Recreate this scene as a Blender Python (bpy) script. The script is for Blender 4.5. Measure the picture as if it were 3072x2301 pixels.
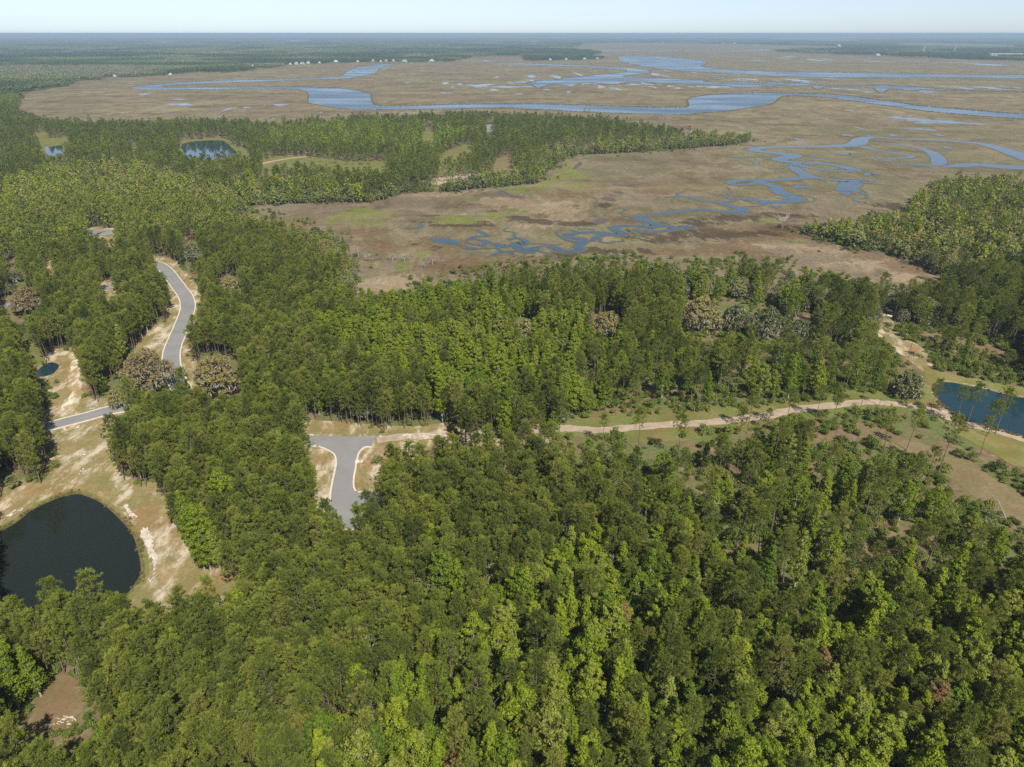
import bpy, math, random
import numpy as np
from mathutils import Vector
rng = np.random.default_rng(11)
random.seed(11)
R = math.radians
scene = bpy.context.scene
for o in list(bpy.data.objects):
    bpy.data.objects.remove(o)

# ------------------------------------------------------------------ camera, sky, sun, exposure
CAM_H = 120.0
PITCH = R(26.22)
FPX = 2133.0                       # focal length in pixels of the 3072 px wide photograph
cam_d = bpy.data.cameras.new('camera')
cam_d.sensor_width = 36.0
cam_d.lens = 36.0 * FPX / 3072.0
cam_d.clip_start = 1.0
cam_d.clip_end = 200000.0
cam = bpy.data.objects.new('camera', cam_d)
scene.collection.objects.link(cam)
cam.location = (0, 0, CAM_H)
cam.rotation_euler = (math.pi / 2 - PITCH, 0, 0)
scene.camera = cam

SUN_EL = R(50)
SUN_DIR = Vector((0.42, -0.91, 0)).normalized()          # towards the sun, on the ground
world = bpy.data.worlds.new('World')
scene.world = world
world.use_nodes = True
wn = world.node_tree
wn.nodes.clear()
sky = wn.nodes.new('ShaderNodeTexSky')
sky.sky_type = 'NISHITA'
sky.sun_disc = False
sky.sun_elevation = SUN_EL
sky.sun_rotation = math.atan2(SUN_DIR.x, SUN_DIR.y)
sky.altitude = 100
sky.air_density = 0.6
sky.dust_density = 0.35
sky.ozone_density = 5.0
bg = wn.nodes.new('ShaderNodeBackground')
bg.inputs['Strength'].default_value = 0.100
wo = wn.nodes.new('ShaderNodeOutputWorld')
hs = wn.nodes.new('ShaderNodeHueSaturation')
hs.inputs['Saturation'].default_value = 0.66
wn.links.new(sky.outputs[0], hs.inputs['Color'])
wn.links.new(hs.outputs[0], bg.inputs[0])
wn.links.new(bg.outputs[0], wo.inputs[0])

sun_d = bpy.data.lights.new('sun', 'SUN')
sun_d.energy = 5.0
sun_d.angle = R(0.53)
sun_d.color = (1.0, 0.95, 0.87)
sun = bpy.data.objects.new('sun', sun_d)
scene.collection.objects.link(sun)
sv = Vector((SUN_DIR.x * math.cos(SUN_EL), SUN_DIR.y * math.cos(SUN_EL), math.sin(SUN_EL)))
sun.rotation_euler = sv.to_track_quat('Z', 'Y').to_euler()
sun.location = (0, 0, 300)

scene.view_settings.view_transform = 'Standard'
scene.view_settings.look = 'None'
scene.view_settings.gamma = 1.0
scene.view_settings.use_curve_mapping = False
scene.view_settings.exposure = 0.48
scene.render.engine = 'CYCLES'
cy = scene.cycles
cy.max_bounces = 5
cy.diffuse_bounces = 3
cy.glossy_bounces = 2
cy.transmission_bounces = 3
cy.transparent_max_bounces = 4
cy.volume_bounces = 0
cy.use_denoising = False
cy.caustics_reflective = False
cy.caustics_refractive = False

# ------------------------------------------------------------------ picture <-> ground
CP, SP = math.cos(PITCH), math.sin(PITCH)

def gp(X, Y, h=0.0):
    """point at height h seen at pixel (X, Y) of the 3072x2301 photograph"""
    X = np.asarray(X, float); Y = np.asarray(Y, float)
    u = (X - 1536.0) / FPX
    v = (1150.5 - Y) / FPX
    dz = v * CP - SP
    dz = np.minimum(dz, -2e-4)
    t = (h - CAM_H) / dz
    return u * t, (CP + v * SP) * t

def proj(x, y, z):
    x = np.asarray(x, float); y = np.asarray(y, float); z = np.asarray(z, float) - CAM_H
    d = np.maximum(y * CP - z * SP, 1.0)
    up = y * SP + z * CP
    return 1536.0 + FPX * x / d, 1150.5 - FPX * up / d, d

def Z(ox, oy, s, pts):
    a = np.array([p[:2] for p in pts], float)
    return np.stack([ox + a[:, 0] / s, oy + a[:, 1] / s], 1)

def Vv(pts):                                  # coordinates read on a 2212 px wide view of the photograph
    return np.array(pts, float) * (3072.0 / 2212.0)

FA = lambda p: Z(0, 80, 2.8802, p)
FB = lambda p: Z(768, 80, 2.8802, p)
FC = lambda p: Z(1536, 80, 2.8802, p)
FD = lambda p: Z(2304, 80, 2.8802, p)
FE = lambda p: Z(2176, 380, 2.4688, p)
FF = lambda p: Z(1250, 560, 2.4578, p)
FG = lambda p: Z(2450, 880, 3.5563, p)
FH = lambda p: Z(0, 700, 3.6867, p)
K = 2.16016
C1 = lambda p: Z(0, 0, K, p)
C2 = lambda p: Z(1024, 0, K, p)
C3 = lambda p: Z(2048, 0, K, p)
C4 = lambda p: Z(0, 600, K, p)
C5 = lambda p: Z(1024, 600, K, p)
C6 = lambda p: Z(2048, 600, K, p)
L1 = lambda p: Z(0, 1200, K, p)
L2 = lambda p: Z(1024, 1200, K, p)
L3 = lambda p: Z(2048, 1200, K, p)
cat = np.concatenate

def g2(poly, h=0.0):
    x, y = gp(poly[:, 0], poly[:, 1], h)
    return np.stack([x, y], 1)

def inside(px, py, poly):
    px = np.asarray(px); py = np.asarray(py)
    res = np.zeros(px.shape, bool)
    n = len(poly)
    j = n - 1
    for i in range(n):
        xi, yi = poly[i]; xj, yj = poly[j]
        if yi != yj:
            c = ((yi > py) != (yj > py)) & (px < (xj - xi) * (py - yi) / (yj - yi) + xi)
            res ^= c
        j = i
    return res

def smooth(pts, n=6, closed=False):
    """Catmull-Rom through the points (any number of columns)"""
    P = np.asarray(pts, float)
    if closed:
        P = np.vstack([P[-1], P, P[0], P[1]])
    else:
        P = np.vstack([2 * P[0] - P[1], P, 2 * P[-1] - P[-2]])
    out = []
    for i in range(1, len(P) - 2):
        p0, p1, p2, p3 = P[i - 1], P[i], P[i + 1], P[i + 2]
        for k in range(n):
            t = k / n
            out.append(0.5 * ((2 * p1) + (-p0 + p2) * t + (2 * p0 - 5 * p1 + 4 * p2 - p3) * t * t + (-p0 + 3 * p1 - 3 * p2 + p3) * t ** 3))
    if not closed:
        out.append(P[-2])
    return np.array(out)

# cheap value noise in numpy for layout decisions
def vnoise(x, y, s, seed=0):
    x = np.asarray(x) / s; y = np.asarray(y) / s
    xi = np.floor(x).astype(np.int64); yi = np.floor(y).astype(np.int64)
    fx = x - xi; fy = y - yi
    fx = fx * fx * (3 - 2 * fx); fy = fy * fy * (3 - 2 * fy)
    def h(a, b):
        n = (a * 374761393 + b * 668265263 + seed * 1442695041) & 0x7fffffff
        n = ((n ^ (n >> 13)) * 1274126177) & 0x7fffffff
        return ((n ^ (n >> 16)) & 0xffff) / 65535.0
    return (h(xi, yi) * (1 - fx) + h(xi + 1, yi) * fx) * (1 - fy) + (h(xi, yi + 1) * (1 - fx) + h(xi + 1, yi + 1) * fx) * fy

# ------------------------------------------------------------------ mesh helpers
COL = scene.collection

def mesh(name, V, F, mats=(), midx=None, smooth_sh=False, fattr=None, pattr=None):
    me = bpy.data.meshes.new(name)
    V = np.asarray(V, np.float32); 
    if isinstance(F, np.ndarray):
        n, k = F.shape
        me.vertices.add(len(V)); me.vertices.foreach_set('co', V.ravel())
        me.loops.add(n * k); me.loops.foreach_set('vertex_index', F.astype(np.int32).ravel())
        me.polygons.add(n)
        me.polygons.foreach_set('loop_start', np.arange(0, n * k, k, dtype=np.int32))
        me.polygons.foreach_set('loop_total', np.full(n, k, np.int32))
        me.update(calc_edges=True)
    else:
        me.from_pydata([tuple(map(float, v)) for v in V], [], F)
        me.update()
    for m in mats:
        me.materials.append(m)
    if midx is not None:
        me.polygons.foreach_set('material_index', np.asarray(midx, np.int32))
    if smooth_sh:
        me.polygons.foreach_set('use_smooth', np.ones(len(me.polygons), bool))
    for nm, a in (fattr or {}).items():
        at = me.attributes.new(nm, 'FLOAT', 'FACE'); at.data.foreach_set('value', np.asarray(a, np.float32))
    for nm, a in (pattr or {}).items():
        a = np.asarray(a)
        if a.ndim == 2:
            at = me.attributes.new(nm, 'FLOAT_VECTOR', 'POINT'); at.data.foreach_set('vector', a.astype(np.float32).ravel())
        elif a.dtype.kind == 'i':
            at = me.attributes.new(nm, 'INT', 'POINT'); at.data.foreach_set('value', a.astype(np.int32))
        else:
            at = me.attributes.new(nm, 'FLOAT', 'POINT'); at.data.foreach_set('value', a.astype(np.float32))
    return me

def link(name, data, parent=None, **props):
    o = bpy.data.objects.new(name, data)
    COL.objects.link(o)
    if parent is not None:
        o.parent = parent
    for k, v in props.items():
        o[k] = v
    return o

def struct(name, me, label=None):
    o = link(name, me, kind='structure')
    if label: o['label'] = label
    return o

def thing(name, label, category, loc=(0, 0, 0), rz=0.0, sc=1.0, group=None):
    o = link(name, None)
    o.empty_display_size = 0.5
    o.location = loc; o.rotation_euler = (0, 0, rz)
    o.scale = (sc, sc, sc) if np.isscalar(sc) else sc
    o['label'] = label; o['category'] = category
    if group: o['group'] = group
    return o

class MB:
    """collects boxes, tubes and free faces into one mesh"""
    def __init__(s): s.v = []; s.f = []
    def add(s, V, F):
        b = len(s.v); s.v += [tuple(v) for v in V]; s.f += [tuple(i + b for i in f) for f in F]
    def box(s, x0, x1, y0, y1, z0, z1):
        s.add([(x0, y0, z0), (x1, y0, z0), (x1, y1, z0), (x0, y1, z0), (x0, y0, z1), (x1, y0, z1), (x1, y1, z1), (x0, y1, z1)],
              [(0, 3, 2, 1), (4, 5, 6, 7), (0, 1, 5, 4), (1, 2, 6, 5), (2, 3, 7, 6), (3, 0, 4, 7)])
    def tube(s, pts, rad, n=6, cap=True):
        P = [Vector(p) for p in pts]
        rings = []
        for i, p in enumerate(P):
            t = (P[min(i + 1, len(P) - 1)] - P[max(i - 1, 0)]).normalized()
            a = t.orthogonal().normalized(); b = t.cross(a)
            r = rad[i] if hasattr(rad, '__len__') else rad
            rings.append([p + (a * math.cos(2 * math.pi * k / n) + b * math.sin(2 * math.pi * k / n)) * r for k in range(n)])
        V = [v for ring in rings for v in ring]; F = []
        for i in range(len(P) - 1):
            for k in range(n):
                F.append((i * n + k, i * n + (k + 1) % n, (i + 1) * n + (k + 1) % n, (i + 1) * n + k))
        if cap:
            F.append(tuple(range(n - 1, -1, -1))); F.append(tuple((len(P) - 1) * n + k for k in range(n)))
        s.add(V, F)
    def me(s, name, mat):
        return mesh(name, s.v, s.f, [mat])

# ------------------------------------------------------------------ materials
def new_mat(name):
    m = bpy.data.materials.new(name); m.use_nodes = True
    nt = m.node_tree; nt.nodes.clear()
    out = nt.nodes.new('ShaderNodeOutputMaterial')
    return m, nt, out

def nd(nt, typ, **kw):
    n = nt.nodes.new(typ)
    for k, v in kw.items():
        if k.startswith('i_'):
            n.inputs[k[2:]].default_value = v
        else:
            setattr(n, k, v)
    return n

def ramp(nt, src, stops, interp='LINEAR'):
    r = nt.nodes.new('ShaderNodeValToRGB')
    r.color_ramp.interpolation = interp
    e = r.color_ramp.elements
    while len(e) > 1: e.remove(e[-1])
    e[0].position = stops[0][0]; e[0].color = (*stops[0][1], 1)
    for p, c in stops[1:]:
        x = e.new(p); x.color = (*c, 1)
    nt.links.new(src, r.inputs[0])
    return r.outputs[0]

def g3(v): return (v, v, v)

def noise(nt, vec, scale, detail=4, rough=0.55, dist=0.0):
    n = nd(nt, 'ShaderNodeTexNoise')
    n.inputs['Scale'].default_value = scale; n.inputs['Detail'].default_value = detail
    n.inputs['Roughness'].default_value = rough; n.inputs['Distortion'].default_value = dist
    nt.links.new(vec, n.inputs['Vector'])
    return n.outputs['Fac']

def mapped(nt, scale=(1, 1, 1), rot=0.0):
    g = nd(nt, 'ShaderNodeNewGeometry')
    mp = nd(nt, 'ShaderNodeMapping')
    mp.inputs['Scale'].default_value = scale
    mp.inputs['Rotation'].default_value = (0, 0, rot)
    nt.links.new(g.outputs['Position'], mp.inputs['Vector'])
    return mp.outputs[0]

def mixc(nt, fac, a, b, mode='MIX'):
    m = nd(nt, 'ShaderNodeMix', data_type='RGBA', blend_type=mode)
    m.clamp_factor = True
    for src, idx in ((fac, 0), (a, 6), (b, 7)):
        if isinstance(src, (tuple, list)): m.inputs[idx].default_value = (*src, 1) if len(src) == 3 else src
        elif isinstance(src, (int, float)): m.inputs[idx].default_value = src
        else: nt.links.new(src, m.inputs[idx])
    return m.outputs[2]

def mth(nt, op, a, b=None, c=None, clamp=False):
    m = nd(nt, 'ShaderNodeMath', operation=op); m.use_clamp = clamp
    for i, s in enumerate((a, b, c)):
        if s is None: continue
        if isinstance(s, (int, float)): m.inputs[i].default_value = s
        else: nt.links.new(s, m.inputs[i])
    return m.outputs[0]

def sstep(nt, v, lo, hi):
    m = nd(nt, 'ShaderNodeMapRange', interpolation_type='SMOOTHSTEP')
    m.inputs['From Min'].default_value = lo; m.inputs['From Max'].default_value = hi
    nt.links.new(v, m.inputs['Value'])
    return m.outputs['Result']

def diffuse_out(nt, out, col, bump=None, rough=0.9, strength=0.5, dist=0.3):
    d = nd(nt, 'ShaderNodeBsdfDiffuse')
    if isinstance(col, tuple): d.inputs['Color'].default_value = (*col, 1)
    else: nt.links.new(col, d.inputs['Color'])
    if bump is not None:
        b = nd(nt, 'ShaderNodeBump'); b.inputs['Strength'].default_value = strength; b.inputs['Distance'].default_value = dist
        nt.links.new(bump, b.inputs['Height']); nt.links.new(b.outputs[0], d.inputs['Normal'])
    nt.links.new(d.outputs[0], out.inputs['Surface'])

def leaf_mat(name, stops, trans=0.3, world=0.0, var=0.45):
    """foliage: palette chosen by each tree's own tint, small leaf-to-leaf variation"""
    m, nt, out = new_mat(name)
    ti = nd(nt, 'ShaderNodeAttribute', attribute_type='INSTANCER', attribute_name='tint')
    fac = ti.outputs['Fac']
    va = nd(nt, 'ShaderNodeAttribute', attribute_type='GEOMETRY', attribute_name='var')
    if world:
        n = noise(nt, mapped(nt, (1, 1, 1)), world, 3)
        fac = mth(nt, 'ADD', fac, mth(nt, 'MULTIPLY', mth(nt, 'SUBTRACT', n, 0.5), 0.9))
    fac = mth(nt, 'ADD', fac, mth(nt, 'MULTIPLY', mth(nt, 'SUBTRACT', va.outputs['Fac'], 0.5), 0.22))
    col = ramp(nt, fac, stops)
    br = mth(nt, 'ADD', 1.0 - var / 2, mth(nt, 'MULTIPLY', va.outputs['Fac'], var))
    comb = nd(nt, 'ShaderNodeCombineXYZ')
    for i in range(3): nt.links.new(br, comb.inputs[i])
    col = mixc(nt, 1.0, col, comb.outputs[0], 'MULTIPLY')
    d = nd(nt, 'ShaderNodeBsdfDiffuse'); t = nd(nt, 'ShaderNodeBsdfTranslucent')
    nt.links.new(col, d.inputs['Color']); nt.links.new(mixc(nt, 1.0, col, (1.25, 1.2, 0.6), 'MULTIPLY'), t.inputs['Color'])
    mx = nd(nt, 'ShaderNodeMixShader'); mx.inputs[0].default_value = trans
    nt.links.new(d.outputs[0], mx.inputs[1]); nt.links.new(t.outputs[0], mx.inputs[2])
    nt.links.new(mx.outputs[0], out.inputs['Surface'])
    return m

PINE = [(0.0, (0.114, 0.146, 0.033)), (0.5, (0.202, 0.240, 0.044)), (0.85, (0.295, 0.312, 0.056)), (1.0, (0.225, 0.195, 0.085))]
BROAD = [(0.0, (0.105, 0.158, 0.026)), (0.4, (0.178, 0.248, 0.026)), (0.70, (0.260, 0.305, 0.026)), (0.90, (0.255, 0.270, 0.085)), (0.95, (0.26, 0.25, 0.08)), (1.0, (0.27, 0.15, 0.08))]
OAK = [(0.0, (0.100, 0.130, 0.045)), (0.4, (0.160, 0.182, 0.072)), (0.7, (0.240, 0.238, 0.098)), (0.85, (0.28, 0.275, 0.065)), (1.0, (0.225, 0.165, 0.095))]
SHRUB = [(0.0, (0.09, 0.13, 0.030)), (0.5, (0.155, 0.205, 0.038)), (1.0, (0.235, 0.235, 0.065))]
M_PINE = leaf_mat('pine_needles', PINE, 0.42)
M_BROAD = leaf_mat('broad_leaves', BROAD, 0.42)
M_OAK = leaf_mat('oak_leaves', OAK, 0.34)
M_SHRUB = leaf_mat('shrub_leaves', SHRUB, 0.3)
FAR = [(0.0, (0.058, 0.082, 0.038)), (0.40, (0.085, 0.112, 0.045)), (0.58, (0.125, 0.160, 0.052)), (0.78, (0.175, 0.205, 0.075)), (1.0, (0.21, 0.20, 0.14))]
M_FAR = leaf_mat('distant_leaves', FAR, 0.2, world=0.006)

def bark_mat(name, a, b):
    m, nt, out = new_mat(name)
    v = mapped(nt, (4, 4, 0.8))
    diffuse_out(nt, out, ramp(nt, noise(nt, v, 2.0, 4), [(0.3, a), (0.7, b)]))
    return m
M_BARK = bark_mat('pine_bark', (0.10, 0.075, 0.06), (0.22, 0.17, 0.135))
M_BARK_PALE = bark_mat('pale_bark', (0.26, 0.235, 0.20), (0.44, 0.41, 0.36))
M_BARK_OAK = bark_mat('oak_bark', (0.16, 0.14, 0.12), (0.33, 0.30, 0.26))
M_MOSS = bark_mat('hanging_moss', (0.20, 0.19, 0.145), (0.31, 0.29, 0.22))

# ground under the woods
m, nt, out = new_mat('forest_floor_soil')
p = mapped(nt)
c = ramp(nt, noise(nt, p, 0.35, 6, 0.65), [(0.3, (0.100, 0.066, 0.040)), (0.5, (0.168, 0.118, 0.068)), (0.7, (0.225, 0.175, 0.102))])
gr = sstep(nt, noise(nt, p, 0.045, 5, 0.6), 0.43, 0.60)
c = mixc(nt, gr, c, ramp(nt, noise(nt, p, 0.9, 5, 0.7), [(0.3, (0.065, 0.095, 0.028)), (0.7, (0.155, 0.165, 0.06))]))
diffuse_out(nt, out, c, noise(nt, p, 1.2, 5, 0.7), strength=0.8)
M_FLOOR = m

# grass clearings with sand showing
def clearing_mat(name, sand_at, tan, green, sand):
    m, nt, out = new_mat(name)
    p = mapped(nt)
    f = noise(nt, p, 0.9, 6, 0.7)
    c = mixc(nt, sstep(nt, noise(nt, p, 0.11, 5, 0.62), 0.38, 0.62), tan, green)
    c = mixc(nt, mth(nt, 'MULTIPLY', sstep(nt, f, 0.42, 0.66), 0.6), c, tuple(x * y for x, y in zip(tan, (0.62, 0.58, 0.5))))
    c = mixc(nt, mth(nt, 'MULTIPLY', sstep(nt, noise(nt, p, 0.06, 4, 0.6), 0.5, 0.62), 0.5), c, (tan[0] * 0.8, tan[1] * 0.62, tan[2] * 0.55))
    s = noise(nt, mapped(nt, (1, 0.45, 1), 0.5), 0.16, 8, 0.72)
    c = mixc(nt, sstep(nt, s, sand_at - 0.03, sand_at + 0.13), c, sand)
    diffuse_out(nt, out, c, f, strength=0.6)
    return m
M_CLEAR = clearing_mat('dry_grass', 0.505, (0.270, 0.205, 0.100), (0.175, 0.162, 0.062), (0.46, 0.39, 0.285))
M_VERGE = clearing_mat('mown_grass', 0.70, (0.18, 0.16, 0.062), (0.115, 0.152, 0.036), (0.34, 0.265, 0.18))
M_BROWNCLEAR = clearing_mat('brown_grass', 0.66, (0.205, 0.155, 0.088), (0.155, 0.138, 0.06), (0.31, 0.245, 0.17))
M_LAWN = clearing_mat('pond_lawn', 0.80, (0.21, 0.185, 0.075), (0.14, 0.162, 0.04), (0.36, 0.29, 0.20))

def noisy_mat(name, a, b, scale, detail=5, strength=0.3):
    m, nt, out = new_mat(name)
    p = mapped(nt)
    f = noise(nt, p, scale, detail, 0.65)
    diffuse_out(nt, out, ramp(nt, f, [(0.3, a), (0.7, b)]), f, strength=strength)
    return m
M_SAND = noisy_mat('white_sand', (0.36, 0.30, 0.22), (0.62, 0.56, 0.47), 0.5, 8)
M_DIRT = noisy_mat('pale_dirt', (0.25, 0.19, 0.135), (0.40, 0.315, 0.23), 0.35, 8)
M_CONC = noisy_mat('concrete', (0.48, 0.43, 0.35), (0.60, 0.55, 0.46), 0.9)
M_MUD = noisy_mat('dark_mud', (0.075, 0.062, 0.06), (0.12, 0.10, 0.095), 0.4)
m, nt, out = new_mat('asphalt')
p = mapped(nt)
c = ramp(nt, noise(nt, p, 0.12, 5, 0.6), [(0.3, (0.185, 0.181, 0.175)), (0.7, (0.235, 0.230, 0.222))])
c = mixc(nt, sstep(nt, noise(nt, p, 2.5, 3, 0.7), 0.62, 0.74), c, (0.165, 0.163, 0.16))
diffuse_out(nt, out, c)
M_ASPH = m

# marsh: broad mottling by noise, patches of other plants by the vertex attributes
m, nt, out = new_mat('marsh_grass')
p = mapped(nt); ps = mapped(nt, (1.0, 0.5, 1), 0.15)
big = noise(nt, ps, 0.006, 6, 0.62)
mid = noise(nt, mapped(nt, (1, 0.62, 1), -0.3), 0.035, 7, 0.66, 0.8)
fine = noise(nt, p, 0.35, 6, 0.72)
c = ramp(nt, big, [(0.28, (0.148, 0.116, 0.076)), (0.42, (0.190, 0.152, 0.102)), (0.55, (0.190, 0.162, 0.098)), (0.68, (0.250, 0.206, 0.132)), (0.8, (0.218, 0.175, 0.122))])
c = mixc(nt, mth(nt, 'MULTIPLY', sstep(nt, mid, 0.45, 0.60), 0.75), c, (0.122, 0.102, 0.056))
def att(nt, n): return nd(nt, 'ShaderNodeAttribute', attribute_type='GEOMETRY', attribute_name=n).outputs['Fac']
edge = mth(nt, 'MULTIPLY', mth(nt, 'SUBTRACT', noise(nt, mapped(nt, (1, 0.55, 1), -0.2), 0.03, 9, 0.72, 1.2), 0.5), 3.4)
edge2 = mth(nt, 'MULTIPLY', mth(nt, 'SUBTRACT', noise(nt, ps, 0.16, 7, 0.72), 0.5), 2.2)
def patch(c, nm, col, amt=1.0):
    f = sstep(nt, mth(nt, 'ADD', mth(nt, 'ADD', att(nt, nm), edge), edge2), 0.26, 0.60)
    f = mth(nt, 'MULTIPLY', f, mth(nt, 'MULTIPLY', sstep(nt, att(nt, nm), 0.0, 0.22), amt))
    return mixc(nt, f, c, col)
c = patch(c, 'olive', (0.135, 0.130, 0.066), 0.55)
c = patch(c, 'pale', (0.285, 0.220, 0.145), 0.85)
c = patch(c, 'red', (0.145, 0.094, 0.053), 0.75)
c = patch(c, 'dark', (0.064, 0.050, 0.032), 0.85)
c = patch(c, 'green', (0.150, 0.165, 0.048), 0.95)
c = mixc(nt, mth(nt, 'MULTIPLY', sstep(nt, fine, 0.46, 0.66), 0.75), c, mixc(nt, 1.0, c, (0.55, 0.54, 0.48), 'MULTIPLY'))
c = mixc(nt, mth(nt, 'MULTIPLY', sstep(nt, mth(nt, 'SUBTRACT', 1.0, noise(nt, ps, 0.11, 8, 0.75)), 0.48, 0.64), 0.6), c, mixc(nt, 1.0, c, (1.38, 1.33, 1.2), 'MULTIPLY'))
c = mixc(nt, mth(nt, 'MULTIPLY', sstep(nt, noise(nt, mapped(nt, (0.35, 1, 1), 0.05), 0.012, 8, 0.7), 0.48, 0.60), 0.6), c, mixc(nt, 1.0, c, (0.66, 0.61, 0.58), 'MULTIPLY'))
c = mixc(nt, mth(nt, 'MULTIPLY', sstep(nt, noise(nt, mapped(nt, (0.4, 1, 1), -0.08), 0.009, 7, 0.68), 0.53, 0.66), 0.55), c, (0.235, 0.190, 0.095))
diffuse_out(nt, out, c, noise(nt, p, 0.8, 5, 0.75), strength=0.9, dist=0.6)
M_MARSH = m
M_CORD = leaf_mat('cordgrass', [(0.0, (0.17, 0.16, 0.055)), (0.5, (0.225, 0.205, 0.075)), (1.0, (0.29, 0.235, 0.11))], 0.3)

def water_mat(name, deep, rough, bscale, bstr, bdist=0.2):
    m, nt, out = new_mat(name)
    b = nd(nt, 'ShaderNodeBsdfPrincipled')
    p = mapped(nt)
    w = mapped(nt, (1, 0.4, 1), 0.35)
    b.inputs['Base Color'].default_value = (*deep, 1)
    wind = sstep(nt, noise(nt, mapped(nt, (0.35, 1, 1), 0.1), 0.012, 4, 0.6), 0.35, 0.65)
    rr = nd(nt, 'ShaderNodeMapRange'); rr.inputs['To Min'].default_value = rough * 0.65; rr.inputs['To Max'].default_value = rough * 1.25
    nt.links.new(wind, rr.inputs['Value']); nt.links.new(rr.outputs[0], b.inputs['Roughness'])
    b.inputs['IOR'].default_value = 1.33
    bp = nd(nt, 'ShaderNodeBump'); bp.inputs['Strength'].default_value = bstr; bp.inputs['Distance'].default_value = bdist
    nt.links.new(noise(nt, w, bscale, 4, 0.6), bp.inputs['Height']); nt.links.new(bp.outputs[0], b.inputs['Normal'])
    nt.links.new(b.outputs[0], out.inputs['Surface'])
    return m
M_RIVER = water_mat('river_water', (0.040, 0.068, 0.092), 0.24, 0.25, 0.35)
M_POOL = water_mat('pool_water', (0.05, 0.075, 0.095), 0.12, 0.15, 0.3)
M_CREEK = water_mat('creek_water', (0.035, 0.062, 0.085), 0.12, 0.3, 0.2)
M_POND = water_mat('dark_pond_water', (0.012, 0.017, 0.012), 0.05, 0.35, 0.05)
M_BLUEPOND = water_mat('blue_pond_water', (0.010, 0.034, 0.044), 0.05, 0.35, 0.05)

def plain(name, col, rough=0.6, metal=0.0):
    m, nt, out = new_mat(name)
    b = nd(nt, 'ShaderNodeBsdfPrincipled')
    n = noise(nt, mapped(nt), 0.7, 3)
    nt.links.new(ramp(nt, n, [(0.3, tuple(x * 0.9 for x in col)), (0.7, tuple(min(1, x * 1.06) for x in col))]), b.inputs['Base Color'])
    b.inputs['Roughness'].default_value = rough; b.inputs['Metallic'].default_value = metal
    nt.links.new(b.outputs[0], out.inputs['Surface'])
    return m
M_WHITE = plain('white_paint', (0.54, 0.53, 0.50))
M_CREAM = plain('cream_siding', (0.46, 0.41, 0.34))
M_ROOF = plain('grey_shingle', (0.20, 0.20, 0.21), 0.85)
M_ROOFW = plain('pale_metal_roof', (0.42, 0.43, 0.44), 0.6)
M_DARKW = plain('weathered_wood', (0.12, 0.095, 0.08), 0.9)
M_DECK = plain('grey_deck_wood', (0.33, 0.31, 0.29), 0.9)
M_GLASS = plain('window_glass', (0.05, 0.06, 0.07), 0.1)
M_GREENBOX = plain('green_metal', (0.20, 0.25, 0.22), 0.6)
M_ROCK = plain('pale_rock', (0.55, 0.52, 0.46), 0.9)

# ------------------------------------------------------------------ ground
def fan(rs, nth, half, keep=None, z=0.0):
    th = np.linspace(-half, half, nth)
    rr, tt = np.meshgrid(rs, th, indexing='ij')
    x = rr * np.tan(tt); y = rr
    V = np.stack([x.ravel(), y.ravel(), np.full(x.size, z)], 1)
    i = np.arange(len(rs) - 1)[:, None] * nth + np.arange(nth - 1)[None, :]
    F = np.stack([i, i + 1, i + nth + 1, i + nth], -1).reshape(-1, 4)
    if keep is not None:
        cx = V[F].mean(1)
        F = F[keep(cx[:, 0], cx[:, 1])]
        used = np.unique(F); remap = np.zeros(len(V), int); remap[used] = np.arange(len(used))
        V = V[used]; F = remap[F]
    return V, F

rad = np.concatenate([[0.0], np.geomspace(40, 60000, 66)])
ang = np.linspace(0, 2 * math.pi, 97)[:-1]
V = [(0, 0, 0)]; F = []
for r in rad[1:]:
    V += [(r * math.cos(a), r * math.sin(a), 0) for a in ang]
for k in range(96):
    F.append((0, 1 + k, 1 + (k + 1) % 96))
for i in range(len(rad) - 2):
    for k in range(96):
        a = 1 + i * 96; b = a + 96
        F.append((a + k, b + k, b + (k + 1) % 96, a + (k + 1) % 96))
struct('ground', mesh('ground', V, F, [M_FLOOR]))

# outlines of the marsh, in the 2212 px view
SHORE = [(40, 235), (48, 215), (72, 198), (105, 193), (172, 188), (172, 175), (225, 173), (280, 168), (350, 164), (400, 160), (425, 157), (500, 157),
         (560, 152), (610, 145), (653, 141), (728, 138), (768, 136), (803, 135), (878, 135), (928, 135), (978, 135), (1015, 127), (1053, 123), (1106, 122.5),
         (1121, 126), (1131, 131), (1181, 132.6), (1256, 131), (1301, 130), (1309, 122), (1290, 113), (1236, 106), (1261, 95), (1330, 92.5), (1431, 93),
         (1531, 95), (1659, 97.3), (1734, 99), (1814, 101), (1810, 106), (1740, 107), (1664, 111), (1684, 114), (1759, 117.6), (1834, 120), (1909, 123),
         (1984, 125), (2084, 129), (2212, 132), (2400, 137)]
INNER = [(764, 618), (767, 592), (750, 532), (737, 515), (667, 485), (593, 469), (520, 452), (480, 445), (533, 448), (600, 443), (667, 440), (737, 438),
         (804, 440), (871, 420), (937, 415), (971, 417), (1037, 408), (1104, 403), (1164, 397), (1181, 377), (1197, 357), (1220, 342), (1254, 335), (1304, 333),
         (1404, 328), (1474, 323), (1541, 317), (1575, 315), (1621, 307), (1632, 300)]
RBASE = [(1704, 495), (1741, 509), (1791, 520), (1841, 535), (1891, 542), (1925, 555), (1974, 565), (2008, 582), (2041, 595)]
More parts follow.
